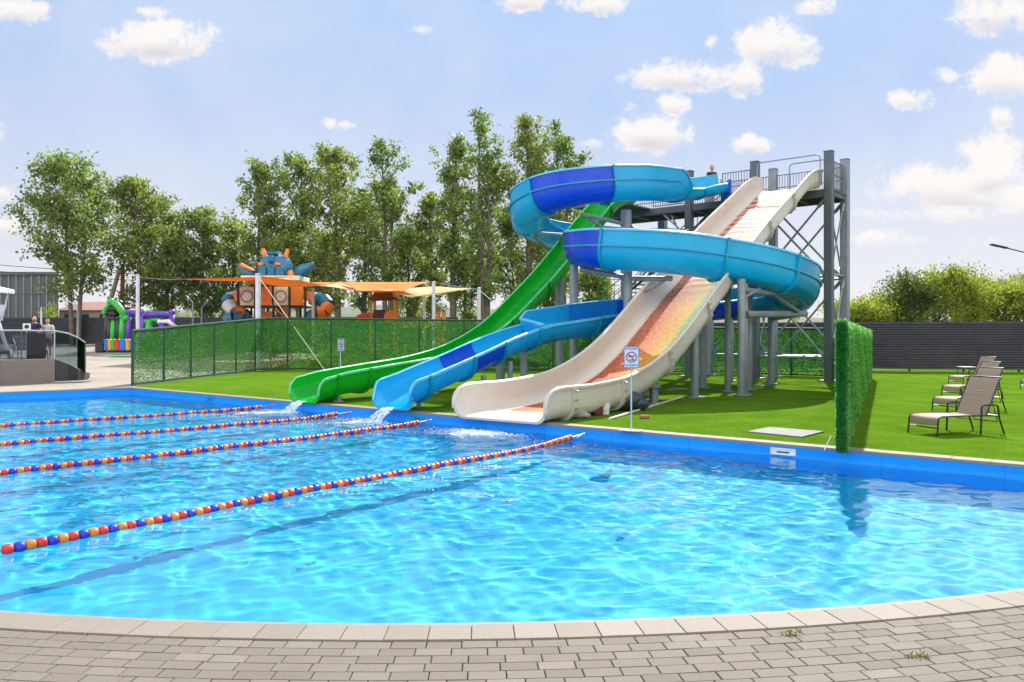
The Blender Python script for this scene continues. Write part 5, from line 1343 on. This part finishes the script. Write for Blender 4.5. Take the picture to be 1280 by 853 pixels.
# tube slides at both sides
def tubes(pts, r, ms):
    pts = [P(*p) for p in pts]
    for i in range(len(pts) - 1):
        mb = MB(); mb.tube([pts[i], pts[i].lerp(pts[i + 1], .5), pts[i + 1]], r, 14); mb.build('tube_slide', ms[i % len(ms)], rb)
m_clear = mat('clear_tube_section', (.5, .55, .6), .2)
tubes([(304, 372, PY), (295, 372, PY), (286, 374, PY - .5), (285, 381, PY - 1), (294, 390, PY - 1.5), (303, 392, PY - 1.2), (310, 398, PY - 1)], .5, [m_or, m_clear, m_pb, m_clear, m_or, m_pb])
tubes([(303, 397, PY - 1.6), (292, 398, PY - 1.8), (282, 401, PY - 1.8)], .5, [m_pb])
tubes([(388, 373, PY), (397, 374, PY), (405, 375, PY - .4), (411, 382, PY - .8), (405, 391, PY - 1.2), (396, 392, PY - 1.4), (386, 398, PY - 1)], .5, [m_clear, m_pb, m_pb, m_or, m_or, m_pb])
# shade sails on poles
m_sail = mat('orange_sailcloth', (.85, .38, .08), .8, var=.05, trans=.5); m_sail2 = mat('pale_sailcloth', (.85, .62, .36), .8, var=.05, trans=.5)
def sail(c, label, m, sag=.35, n=10):
    c = [Vector(P(*q)) for q in c]; mb = MB()
    for i in range(n + 1):
        for j in range(n + 1):
            u_, v_ = i / n, j / n; p = c[0].lerp(c[1], u_).lerp(c[3].lerp(c[2], u_), v_)
            cen = sum(c, Vector()) / 4; e_ = 4 * (u_ * (1 - u_) + v_ * (1 - v_)) * .5
            edge = (4 * u_ * (1 - u_)) * (1 - 4 * v_ * (1 - v_)) + (4 * v_ * (1 - v_)) * (1 - 4 * u_ * (1 - u_))
            p = p.lerp(cen, .10 * edge); p.z -= sag * (16 * u_ * (1 - u_) * v_ * (1 - v_)); mb.v.append(tuple(p))
    for i in range(n):
        for j in range(n): a = i * (n + 1) + j; mb.face([a, a + 1, a + n + 2, a + n + 1])
    o = mb.build('shade_sail', m, ang=180); md = o.modifiers.new('t', 'SOLIDIFY'); md.thickness = .02
    tag(o, label, 'shade sail', 'shade sails over the playground'); return o
sail([(222, 349.5, 52), (318, 347, 46), (372, 345.5, 56), (300, 352, 62)], 'leftmost orange shade sail, narrow and pointed at its left end', m_sail, .15)
sail([(322, 345, 44.4), (408, 356.5, 47), (425, 353, 58), (300, 355.5, 56)], 'orange shade sail just in front of the robot climbing frame', m_sail, .3)
sail([(395, 357, 45), (452, 365, 47), (540, 362, 58), (424, 352.5, 60)], 'pale shade sail between the two orange ones', m_sail2, .2)
sail([(424, 352.5, 54), (537, 352.5, 50), (506, 364, 46), (445, 364, 46)], 'large orange shade sail above the little playhouse', m_sail, .3)
sail([(470, 363, 47), (512, 372, 45), (590, 361.5, 50), (545, 358, 58)], 'pale orange shade sail at the right end of the group', m_sail2, .3)
m_pole = mat('white_pole', (.62, .66, .74), .45)
for px, top, Y, r, lab in ((172, 345, 47, .10, 'white sail pole beside the purple inflatable'), (322.5, 344, 44.2, .15, 'thick white sail pole in front of the robot climbing frame'), (391.5, 362, 52, .1, 'white sail pole right of the robot climbing frame'), (542, 354, 47, .11, 'bluish white sail pole right of the playhouse'), (530, 370, 54, .1, 'pale sail pole close behind the bluish one'), (598.5, 361.5, 50, .12, 'beige sail pole left of the green slide')):
    p = P(px, top, Y); z0 = ZG(p.x, p.y); mb = MB(); t = thing('sail_pole', lab, 'pole', (p.x, p.y, z0), 'poles of the shade sails'); mb.tube([(p.x, p.y, z0), (p.x, p.y, p.z)], r, 12); mb.build('pole', m_pole, t)
    mb = MB(); mb.lathe([(r * 1.1, 0), (r * 1.15, .06), (r * .4, .1)], (p.x, p.y, p.z), 12); mb.build('cap', m_alu, t)
def wire(pts, r, lab, sag=0, m=None):
    a, b = [Vector(P(*p)) for p in pts]; q = [a.lerp(b, i / 16) - Vector((0, 0, sag * 4 * (i / 16) * (1 - i / 16))) for i in range(17)]
    mb = MB(); mb.tube(q, r, 6); return tag(mb.build('cable', m or m_cable), lab, 'cable')
m_rope = mat('pale_rope', (.62, .55, .42), .8)
wire([(323, 346, 44.2), (407, 464.5, 40.0)], .022, 'pale guy rope running from the thick white pole down to the lawn', 0, m_rope)
wire([(172, 346.5, 47), (222, 349.5, 52)], .018, 'short wire from the left pole to the tip of the leftmost sail', .05)
wire([(540, 352.5, 47), (598, 362, 50)], .015, 'wire between the bluish pole and the beige pole', .05)
wire([(598, 362, 50), (625, 385, 44)], .015, 'thin greenish stay from the beige pole towards the green slide', 0)
wire([(-20, 330, 78), (880, 345, 82)], .03, 'overhead power line crossing in front of the tall trees', 1.2, m_black)
wire([(-20, 338, 78), (880, 352, 82)], .03, 'lower overhead power line in front of the tall trees', 1.2, m_black)
# little playhouse and roof next to it
HY = 58.0; m_maroon = mat('maroon_roof', (.20, .035, .03), .7); m_yel = mat('yellow_post', (.65, .38, .10), .6); m_purp = mat('plum_panel', (.10, .03, .07), .6)
hc = P(480.5, 398, HY); z0 = ZG(hc.x, HY); ph = thing('playhouse', 'small playhouse with maroon bell roof and yellow posts', 'playhouse', (hc.x, HY, z0))
ex = (497 - 464) / 2 * HY / F
for sx in (-1, 1):
    for sy in (-1, 1): mb = MB(); mb.box((hc.x + sx * (ex - .12), HY + sy * .8, (z0 + 5.4) / 2), (.18, .18, 5.4 - z0)); mb.build('post', m_yel, ph)
zt = P(0, 375.5, HY).z; mb = MB(); mb.lathe([(ex * 1.5, 0), (ex * 1.46, .15), (ex * 1.15, .28), (ex * .85, .55), (ex * .6, .9), (ex * .5, 1.05), (.1, 1.1)], (hc.x, HY, zt), 4, rot=rotz(R(45))); mb.build('roof', m_maroon, ph, ang=20)
mb = MB(); a = P(469, 388, HY); b = P(484, 399, HY); mb.box(((a.x + b.x) / 2, HY - .85, (a.z + b.z) / 2), (b.x - a.x, .08, a.z - b.z), bev=.02); mb.build('panel', m_purp, ph)
mb = MB(); a = P(491, 397, HY); mb.lathe([(.5, 0), (.5, .08)], (a.x, HY - .9, a.z), 18, rot=Matrix.Rotation(R(90), 3, 'X')); mb.build('round_panel', m_or, ph)
mb = MB(); a = P(458, 396, HY); mb.ball((a.x, HY - .6, a.z - .1), (.65, .5, .35), 14); tag(mb.build('spring_rocker', mat('red_plastic', (.6, .06, .02), .4)), 'red rounded play shell left of the playhouse', 'play shell')
hc = P(552, 398, HY); z0 = ZG(hc.x, HY); sh = thing('play_shelter', 'small orange play shelter with a slanting grey roof', 'play shelter', (hc.x, HY, z0))
a, b = P(545, 379, HY), P(557, 388.5, HY); mb = MB(); mb.box(((a.x + b.x) / 2, HY, (a.z + b.z) / 2), ((b - a).length, 1.4, .1), align(b - a)); mb.build('roof', mat('grey_roof_panel', (.35, .37, .42), .5), sh)
for px, m in ((548, m_or), (555, m_yel)): p = P(px, 386, HY); mb = MB(); mb.box((p.x, HY, (p.z + z0) / 2), (.3, .2, p.z - z0)); mb.build('post', m, sh)
a, b = P(500, 400.5, HY), P(552, 400.5, HY); mb = MB(); mb.box(((a.x + b.x) / 2, HY - .5, a.z - .3), (b.x - a.x, .12, .6), bev=.02); tag(mb.build('play_barrier', m_yel), 'long low orange barrier between the playhouse and the shelter', 'barrier')
# inflatable course: purple, green and black, with a striped skirt
IY = 60.0; m_ip = mat('purple_vinyl', (.10, .035, .42), .35, coat=.2); m_ig = mat('green_vinyl', (.02, .42, .03), .35, coat=.2); m_ik = mat('black_vinyl', (.012, .018, .015), .4, coat=.2)
m_ir = mat('red_vinyl', (.62, .03, .04), .35); m_ib = mat('blue_vinyl', (.01, .16, .62), .35); m_io = mat('orange_vinyl', (.75, .30, .02), .35)
z0 = ZG(-30, IY); inf = thing('inflatable', 'purple, green and black inflatable obstacle course with a striped skirt', 'inflatable', (P(170, 420, IY).x, IY, z0))
def itube(name, pts, r, m, dy=0, n=14):
    mb = MB(); pts = [P(x, y, IY + dy) for x, y in pts]; mb.tube(pts, r if isinstance(r, list) else [r * .8] + [r] * (len(pts) - 2) + [r * .8] if len(pts) > 2 else r, n)
    for p in (pts[0], pts[-1]): mb.ball(p, (r[0] if isinstance(r, list) else r) * (1.02 if not isinstance(r, list) else 1), 12)
    return mb.build(name, m, inf, ang=180)
for px in (160.5, 178, 214.5): itube('column', [(px, 391), (px, 415), (px, 436)], .26, m_ip)
itube('beam', [(163, 391.5), (178, 391.5)], .22, m_ip); itube('beam', [(181, 394), (197, 393), (213, 394)], .26, m_ip); itube('beam', [(182, 402), (197, 400), (214, 403)], .18, m_ig)
itube('column', [(167, 397), (167, 436)], .3, m_ig, .5); itube('column', [(186, 404), (186, 436)], .25, m_ig, -.3); itube('column', [(203, 404), (203, 436)], .3, m_ip, -.6)
itube('roll', [(199, 402.5), (210, 402), (220, 409)], .16, m_white, -.8)
mb = MB(); a = P(190, 420, IY + 1.2); mb.box((a.x, a.y, a.z - .1), (2.7, .3, 2.0), bev=.1); mb.build('back_panel', m_ik, inf); mb = MB(); a = P(167, 408, IY + .2); mb.box((a.x, a.y, a.z), (.32, .2, 1.2), bev=.05); mb.build('opening', m_ik, inf)
# leaning figure-free entrance arch of lobed green and black cushions
a = P(143, 410, IY + .5); mb = MB(); mb.prism([(P(133, 0, IY).x, IY + .2), (P(157, 0, IY).x, IY + .2), (P(157, 0, IY).x, IY + .8), (P(133, 0, IY).x, IY + .8)], ZG(0, IY), P(0, 384, IY).z); mb.box((P(141, 0, IY).x, IY + .5, P(0, 381, IY).z), (.95, .55, .7), bev=.2); mb.build('back_wall', m_ik, inf)
for pts, r, m in ((((138.5, 377), (144.5, 380), (151, 388), (157, 398)), .27, m_ig), (((130.5, 391), (133, 386), (137, 380)), .2, m_ig), (((137, 398), (136.5, 415), (135.5, 435)), .19, m_ik), (((147, 398), (147.5, 415), (147.5, 435)), .19, m_ik), (((141.5, 399), (141, 417), (140, 435)), .2, m_ig), (((153, 396), (152.5, 415), (152, 435)), .24, m_ig), (((133.5, 392), (132.8, 412), (132, 435)), .17, m_ik)):
    itube('cushion_column', list(pts), r, m, -.15)
for py in (386, 392, 398): mb = MB(); p = P(142, py, IY); mb.box((p.x, IY - .12, p.z), (.75 - (py - 386) * .02, .5, .36), bev=.13); mb.build('cushion', m_ik, inf)
xs_ = [131, 135.5, 139.5, 144, 150, 157.5, 163, 170]; cs = [m_ib, m_io, m_ig, m_ir, m_ib, m_io, m_ib]
for i, m in enumerate(cs):
    a, b = P(xs_[i], 424, IY - 3), P(xs_[i + 1], 438.5, IY - 3); mb = MB(); mb.box(((a.x + b.x) / 2, IY - 3, (a.z + b.z) / 2), (b.x - a.x, .3, a.z - b.z), bev=.06); mb.build('skirt_panel', m, inf)
mb = MB(); a = P(131.5, 440, IY - 5); b = P(172, 440, IY - 5); mb.prism([(a.x, IY - 5), (b.x, IY - 5), (b.x, IY - 3.4), (a.x + .6, IY - 3.4)], ZG(0, IY - 4.5) + .02, ZG(0, IY - 4.5) + .1); mb.build('landing_mat', mat('mint_mat', (.10, .50, .25), .6), inf)
p = P(126, 431, IY); mb = MB(); mb.box((p.x, IY, ZG(0, IY) + .35), (.7, .5, .7), bev=.08); mb.tube([(p.x + .3, IY, ZG(0, IY) + .35), (p.x + 1.0, IY, ZG(0, IY) + .3)], .15, 8); tag(mb.build('air_blower', m_ik), 'black air blower at the left foot of the inflatable', 'blower')
# lamps of the plaza
for px, top, Y, ax, lab in ((97, 383, 66, -1.05, 'grey plaza lamp in front of the far fence, left of the inflatable'), (241, 378, 62, -.55, 'curved grey lamp between the inflatable and the robot frame, left of a pair'), (252, 385, 64, .5, 'curved grey lamp between the inflatable and the robot frame, right of a pair')):
    p = P(px, top, Y); lamp('plaza_lamp', p.x, Y, p.z - ZG(p.x, Y), ax, 0, .55, lab, m_steel, 'plaza lamps')
p = P(66 - 14.5, 415, 66); lamp('plaza_lamp', p.x, 66, 3.3, -.01, 0, .2, 'short white lamp post behind the people on the terrace', m_pole, 'plaza lamps')
# buildings behind
wy = 92.0; a, b = P(-70, 344, wy), P(73, 346, wy)
m_clad, nt, bs = newmat('grey_corrugated_cladding')
tcn = nt.new('ShaderNodeTexCoord'); wv = nt.new('ShaderNodeTexWave'); wv.inputs['Scale'].default_value = 1.4; nt.put(tcn.outputs['Object'], wv.inputs[0])
nt.put(nt.ramp(noise(nt, .3, 3), [(.3, (.10, .115, .13)), (.7, (.13, .145, .165))]), bs.inputs['Base Color']); bs.inputs['Roughness'].default_value = .5
bp = nt.new('ShaderNodeBump'); bp.inputs['Distance'].default_value = .06; nt.put(wv.outputs['Fac'], bp.inputs['Height']); nt.put(bp.outputs[0], bs.inputs['Normal'])
z0 = ZG(0, wy); wh = thing('warehouse', 'dark grey corrugated metal warehouse behind the fence at the left', 'warehouse', ((a.x + b.x) / 2, wy, z0))
mb = MB(); mb.prism([(a.x, wy), (b.x, wy), (b.x - 9, wy + 14), (a.x, wy + 14)], z0, a.z); mb.build('wall', m_clad, wh)
mb = MB(); mb.prism([(a.x - .2, wy - .2), (b.x + .2, wy - .2), (b.x - 8.8, wy + 14.2), (a.x - .2, wy + 14.2)], a.z, a.z + .35); mb.build('roof', m_dsteel, wh)
for i in range(15): x = a.x + (b.x - a.x) * (i + .5) / 15; mb = MB(); mb.box((x, wy - .04, (z0 + a.z) / 2), (.12, .08, a.z - z0)); mb.build('seam_batten', m_steel, wh)
mb = MB(); mb.box(((a.x + b.x) / 2, wy - .05, a.z - 2.2), (b.x - a.x, .06, .12)); mb.build('band', m_dsteel, wh)
hy = 105; a, b = P(74, 388, hy), P(140, 400, hy); z0 = ZG(0, hy); ho = thing('house', 'low pale house with a reddish roof behind the far fence', 'house', (a.x, hy, z0))
mb = MB(); mb.prism([(a.x, hy), (b.x, hy), (b.x, hy + 8), (a.x, hy + 8)], z0, a.z); mb.build('wall', mat('pale_plaster', (.42, .38, .35), .9), ho)
zr = P(0, 376, hy).z; mb = MB(); mb.v = [(a.x - .4, hy - .4, a.z), (b.x + .4, hy - .4, a.z), (b.x + .4, hy + 8.4, a.z), (a.x - .4, hy + 8.4, a.z), (a.x + 1, hy + 4, zr), (b.x - 1, hy + 4, zr)]
for f in ((0, 1, 5, 4), (2, 3, 4, 5), (1, 2, 5), (3, 0, 4), (3, 2, 1, 0)): mb.face(list(f))
mb.build('roof', mat('reddish_roof', (.33, .17, .13), .8), ho, ang=0)
for i in range(3): x = a.x + (b.x - a.x) * (i + .5) / 3; mb = MB(); mb.box((x, hy - .03, a.z - 1.1), (.9, .06, 1.1)); mb.build('window', m_slot, ho)
# poles in front of the trees
for (x0, y0), (x1, y1), Y, r, m, lab in (((152, 420), (153.5, 330), 80, .28, mat('rusty_pole', (.28, .07, .05), .7), 'straight rust-red pole behind the inflatable'), ((122, 420), (150, 335), 82, .3, mat('bare_pole', (.40, .36, .30), .8), 'leaning pale wooden pole behind the inflatable')):
    a, b = P(x0, y0, Y), P(x1, y1, Y); a.z = ZG(a.x, Y); mb = MB(); mb.tube([a, b], [r, r * .7], 8); tag(mb.build('utility_pole', m), lab, 'pole')
# ---------------------------------------------------------------- trees
m_bark = mat('grey_brown_bark', (.13, .105, .08), .9, var=.3, vscale=3, bump=.6, bscale=12)
m_pop = leafmat('poplar_leaf', (.085, .145, .032), (.20, .295, .058), (.38, .48, .105), .52, .48, .4)
m_pop2 = leafmat('poplar_leaf_warm', (.10, .155, .03), (.25, .32, .055), (.43, .50, .09), .52, .48, .4)
m_acac = leafmat('acacia_leaf', (.12, .18, .016), (.28, .36, .03), (.52, .53, .05), .55)
m_bush = leafmat('bush_leaf', (.06, .11, .018), (.12, .18, .03), (.2, .25, .035), .5)
def tree(x, y, H, hw, base, label, name='poplar_tree', seed=0, leaf=None, lsize=.30, up=.8, nbr=60, stems=1, shape='poplar', group='tall poplars behind the playground', dens=1.0, lean=0):
    z0 = ZG(x, y); rg = np.random.default_rng(seed + 100)
    r = thing(name, label, 'tree', (x, y, z0), group); dens *= 1.05
    mb = MB(); C = []; tw = []
    def width(f):            # crown half width by relative height 0..1 in crown
        if shape == 'poplar': return hw * (.55 + .65 * math.sin(math.pi * min(1, f * .9 + .12))) * (1 if f < .8 else (1 - f) / .2 * .75 + .25)
        return hw * math.sqrt(max(.02, 1 - (2 * f - .9) ** 2 / 1.25))
    for sI in range(stems):
        ox = (sI - (stems - 1) / 2) * hw * .35; ang0 = rg.uniform(0, 6.28)
        n = 12; tr_ = []
        Hs = H * (1 if sI == 0 else rg.uniform(.8, .95))
        for i in range(n + 1):
            f = i / n
            tr_.append(Vector((x + ox * (.3 + .7 * f) + lean * f * f + .25 * math.sin(f * 5 + ang0) * f, y + .2 * math.cos(f * 4 + ang0) * f, z0 + Hs * .97 * f)))
        R0 = .018 * H * (1 if stems == 1 else .75)
        mb.tube(tr_, [R0 * (1 - .92 * i / n) + .015 for i in range(n + 1)], 8)
        for b in range(int(nbr / stems)):
            f = base + (1 - base) * (b + rg.uniform(0, 1)) / (nbr / stems); f = min(.985, f)
            k = f * n; i = int(min(n - 1, k)); p0 = tr_[i].lerp(tr_[i + 1], k - i)
            cf = (f - base) / (1 - base); Wd = width(cf) * (rg.uniform(.35, 1.45) if name == 'acacia_tree' else rg.uniform(.5, 1.2)) / (1 if stems == 1 else 1.25)
            az_ = rg.uniform(0, 6.28); upv = up * rg.uniform(.6, 1.5)
            d = Vector((math.cos(az_), math.sin(az_), upv)); L = Wd
            if p0.z + L * upv > z0 + H: d.z = max(.1, (z0 + H - p0.z) / max(L, .1))
            pts = [p0 + d * (L * q) + Vector((0, 0, -.12 * L * q * q * (0 if shape == 'poplar' else 1))) for q in (0, .35, .7, 1)]
            pts = [pts[0]] + [q + Vector(rg.normal(0, .08, 3)) * L * .25 for q in pts[1:]]
            mb.tube(pts, [R0 * .32 * (1 - .7 * f) + .01, R0 * .2 * (1 - .7 * f) + .008, .012, .006], 5, caps=False)
            # clumps of leaves along the outer part, on side twigs
            ncl = max(3, int(2.6 * L + 2))
            for c in range(ncl):
                q = rg.uniform(.28, 1.05); kk = min(2.999, q * 3); a = int(kk); pc = pts[a].lerp(pts[min(3, a + 1)], kk - a)
                pc = pc + Vector(rg.normal(0, .30, 3)) * min(1.0, .35 + .28 * L)
                nl = int(rg.integers(16, 34) * dens); rad = rg.uniform(.22, .46) * (.6 + .10 * hw)
                C.append(np.array(pc) + rg.normal(0, 1, (nl, 3)) * np.array([rad, rad, rad * .85])); tw.append(np.full(nl, np.clip(rg.normal(.45, .2) + .12 * (f - .5), 0, 1)))
        # leader
        for c in range(10):
            pc = tr_[-1] + Vector((rg.normal(0, .25), rg.normal(0, .25), -rg.uniform(-.02, .12) * H)); nl = int(22 * dens)
            C.append(np.array(pc) + rg.normal(0, .28, (nl, 3))); tw.append(np.full(nl, .5))
    mb.build('trunk', m_bark, r, ang=60)
    C = np.concatenate(C); tw = np.concatenate(tw)
    V = leaf_quads(rg, C, lsize, upbias=.2, aspect=.75)
    quads('crown', V, leaf or m_pop, r, tint=np.clip(tw + rg.normal(0, .14, len(tw)), 0, 1))
    return len(C)
T = [  # px, top row, half width px, distance, crown base, stems, label, shape, seed
 (94, 199, 72, 74, .26, 2, 'broad round-crowned poplar at the left, behind the terrace', 'round'),
 (172, 224, 40, 80, .22, 1, 'medium poplar just right of the broad left one', 'round'),
 (212, 246, 38, 84, .2, 2, 'lower poplar behind the purple inflatable', 'round'),
 (252, 262, 34, 84, .18, 1, 'lowest poplar of the left group, next to the gap', 'round'),
 (290, 282, 22, 88, .12, 1, 'small poplar filling the gap left of the robot climbing frame', 'poplar'),
 (326, 197, 30, 78, .18, 2, 'slim poplar standing above the left arm of the robot frame', 'poplar'),
 (374, 196, 30, 80, .16, 1, 'slim poplar standing right of the robot head', 'poplar'),
 (422, 184, 33, 78, .15, 1, 'poplar standing between the robot head and the playhouse', 'poplar'),
 (484, 174, 37, 78, .14, 2, 'tall full poplar directly above the playhouse', 'poplar'),
 (455, 235, 26, 86, .1, 1, 'shorter poplar half hidden behind the full one above the playhouse', 'poplar'),
 (540, 240, 22, 80, .16, 1, 'short narrow poplar above the bluish sail pole', 'poplar'),
 (567, 168, 24, 76, .14, 1, 'narrow pointed poplar left of the tallest one', 'poplar'),
 (606, 137, 37, 74, .13, 2, 'tallest poplar of all, rising behind the green slide', 'poplar'),
 (660, 147, 32, 76, .14, 1, 'tall poplar rising left of the upper blue bend', 'poplar'),
 (703, 150, 30, 80, .2, 2, 'tall poplar with bare tips behind the upper blue bend', 'poplar'),
 (690, 260, 34, 88, .1, 1, 'lower poplar seen below the upper blue bend', 'poplar'),
 (510, 290, 26, 90, .08, 1, 'low leafy poplar filling the row right of the playhouse', 'poplar'),
 (350, 290, 26, 92, .08, 1, 'low leafy poplar directly behind the robot frame', 'poplar'),
 (640, 262, 32, 86, .08, 1, 'lower leafy poplar between the two tallest ones', 'poplar'),
 (402, 292, 28, 92, .08, 1, 'low leafy poplar behind the right arm of the robot frame', 'poplar'),
 (582, 300, 26, 90, .08, 1, 'low leafy poplar above the beige sail pole', 'poplar'),
 (742, 335, 26, 70, .3, 2, 'small forked tree behind the lower blue slide', 'round'),
]
tot_l = 0
for i, (px, top, hwp, Y, base, st_, lab, shp) in enumerate(T):
    X = (px - 640) / F * Y; z0 = ZG(X, Y); H = CH + (HZ - top) / F * Y - z0; hw = hwp / F * Y
    base = max(base, .16 if H > 12 else .08); tot_l += tree(X, Y, H, hw, base, lab, seed=i * 7 + 3, stems=st_, shape='poplar' if shp == 'poplar' else 'round', up=1.5 if shp == 'poplar' else .75, nbr=int((52 if shp == 'poplar' else 62) * (1 if H > 12 else .7)), leaf=[m_pop, m_pop2][i % 3 == 1], lsize=.29)
# right-hand light green trees behind the fence
T2 = [(1082, 382, 30, 50, 'low yellow-green bush tree next to the slide tower'), (1112, 372, 26, 52, 'low feathery yellow-green tree second from the tower'), (1143, 345, 30, 50, 'darker green tree with an upright top beyond the loungers'), (1176, 344, 30, 54, 'yellow-green tree in the middle of the row beyond the fence'), (1205, 338, 26, 50, 'yellow-green tree with one sprig sticking up'), (1238, 352, 28, 53, 'bright yellow-green tree below the street lamp'), (1272, 360, 28, 51, 'bright green tree cut off by the right edge of the photo'), (1310, 345, 30, 52, 'green tree just outside the right edge beside the lamp')]
for i, (px, top, hwp, Y, lab) in enumerate(T2):
    X = (px - 640) / F * Y; H = CH + (HZ - top) / F * Y - ZG(X, Y); tree(X, Y, H, hwp / F * Y, .12, lab, name='acacia_tree', seed=500 + i * 3, leaf=m_acac if i != 2 else m_bush, lsize=.15, up=1.5, nbr=50, stems=3, shape='poplar', group='light green trees beyond the right fence', dens=1.5)
# bushes under and behind the row
def bush(x, y, w, h, label, seed, leaf=None, grp='bushes beyond the far fence'):
    rg = np.random.default_rng(seed); z0 = ZG(x, y); r = thing('bush', label, 'bush', (x, y, z0), grp); C = []; t = []; mb = MB()
    for i in range(int(26 * w)):
        f = rg.uniform(0, 1); a = rg.uniform(0, 6.28); rr = math.sqrt(rg.uniform(0, 1)); px_, py_ = rr * w * math.cos(a), rr * w * .7 * math.sin(a); hh = h * math.sqrt(max(.05, 1 - rr ** 2)) * rg.uniform(.3, 1.05)
        c = np.array((x + px_, y + py_, z0 + hh)); n = 34; C.append(c + rg.normal(0, .24, (n, 3))); t.append(np.full(n, np.clip(rg.normal(.5, .25), 0, 1)))
        if i % 3 == 0: mb.tube([(x + px_ * .2, y + py_ * .2, z0), (x + px_ * .6, y + py_ * .6, z0 + hh * .6), tuple(c)], [.05, .03, .01], 5)
    mb.build('stems', m_bark, r); C = np.concatenate(C); quads('foliage', leaf_quads(rg, C, .22, aspect=.7), leaf or m_bush, r, tint=np.concatenate(t))
BU = [(60, 383, 84, 16, 'yellow-green bush in front of the warehouse', m_acac), (205, 372, 98, 22, 'yellowish bush between the trunks behind the inflatable', m_acac), (250, 365, 100, 24, 'yellowish bush between the trunks left of the robot frame', m_acac), (290, 362, 99, 22, 'tall yellowish bush close to the left tube slide', m_acac), (455, 385, 96, 16, 'dark bush left of the playhouse', None), (520, 384, 96, 14, 'pale flowering bush between playhouse and bluish pole', m_acac), (588, 378, 96, 14, 'bush at the foot of the beige sail pole', m_acac), (640, 374, 96, 20, 'bush glimpsed behind the green slide', None), (700, 368, 96, 24, 'bush behind the middle of the green slide', None), (1045, 388, 58, 20, 'yellow-green bush seen through the tower braces', m_acac), (1000, 392, 60, 16, 'low bush seen between the tower columns', m_acac), (760, 386, 90, 20, 'bush glimpsed between the slides', None), (820, 384, 90, 22, 'bush glimpsed between the cream slide and the stair', None)]
for i, (px, top, Y, hwp, lab, lf) in enumerate(BU):
    X = (px - 640) / F * Y; bush(X, Y, hwp / F * Y, CH + (HZ - top) / F * Y - ZG(X, Y), lab, 900 + i, lf)
# wooded hills far behind
m_hill, nt, bs = newmat('wooded_hill')
c = nt.ramp(noise(nt, .012, 8, .7), [(.3, (.035, .06, .025)), (.5, (.06, .09, .035)), (.72, (.13, .15, .07))]); nt.put(c, bs.inputs['Base Color']); bs.inputs['Roughness'].default_value = 1
def hill(name, y0, depth, prof, seed):
    rg = np.random.default_rng(seed); xs_ = np.linspace(-2200, 2200, 150); mb = MB(); ph = rg.uniform(0, 6.28, 6)
    rows = [(0, 0), (.3, .6), (.6, 1), (1, .9), (1.5, 0)]
    for f, hf in rows:
        for x in xs_:
            h = prof(x) + sum(a * math.sin(x * w_ + p) for a, w_, p in zip((4, 3, 2, 1.2, 1, .8), (.006, .011, .021, .06, .11, .17), ph)); mb.v.append((x, y0 + depth * f, -1 + max(0, h) * hf + .9))
    n = len(xs_)
    for j in range(len(rows) - 1):
        for i in range(n - 1): mb.face([j * n + i, j * n + i + 1, (j + 1) * n + i + 1, (j + 1) * n + i])
    tag(mb.build(name, m_hill, ang=180), kind='structure')
hill('hills', 1500, 900, lambda x: 52 + 24 * math.sin(-x * .0016 + .9), 1)
hill('hills', 620, 300, lambda x: 9 + 5 * math.sin(x * .004), 2)

# summer haze: one even volume over the whole valley
mb = MB(); mb.box((0, 1300, 58), (5200, 2660, 122)); hz_o = mb.build('haze', [], ang=0)
m_haze = bpy.data.materials.new('summer_haze'); m_haze.use_nodes = True; nt = NT(m_haze); nt.n.remove(nt.n['Principled BSDF'])
pv = nt.new('ShaderNodeVolumePrincipled'); pv.inputs['Color'].default_value = (.86, .90, .96, 1); pv.inputs['Density'].default_value = .00008; pv.inputs['Anisotropy'].default_value = 0
nt.put(pv.outputs[0], nt.n['Material Output'].inputs['Volume']); hz_o.data.materials.append(m_haze)
tag(hz_o, 'thin pale summer haze over the whole valley', 'haze', kind='stuff')
SC.cycles.volume_bounces = 0
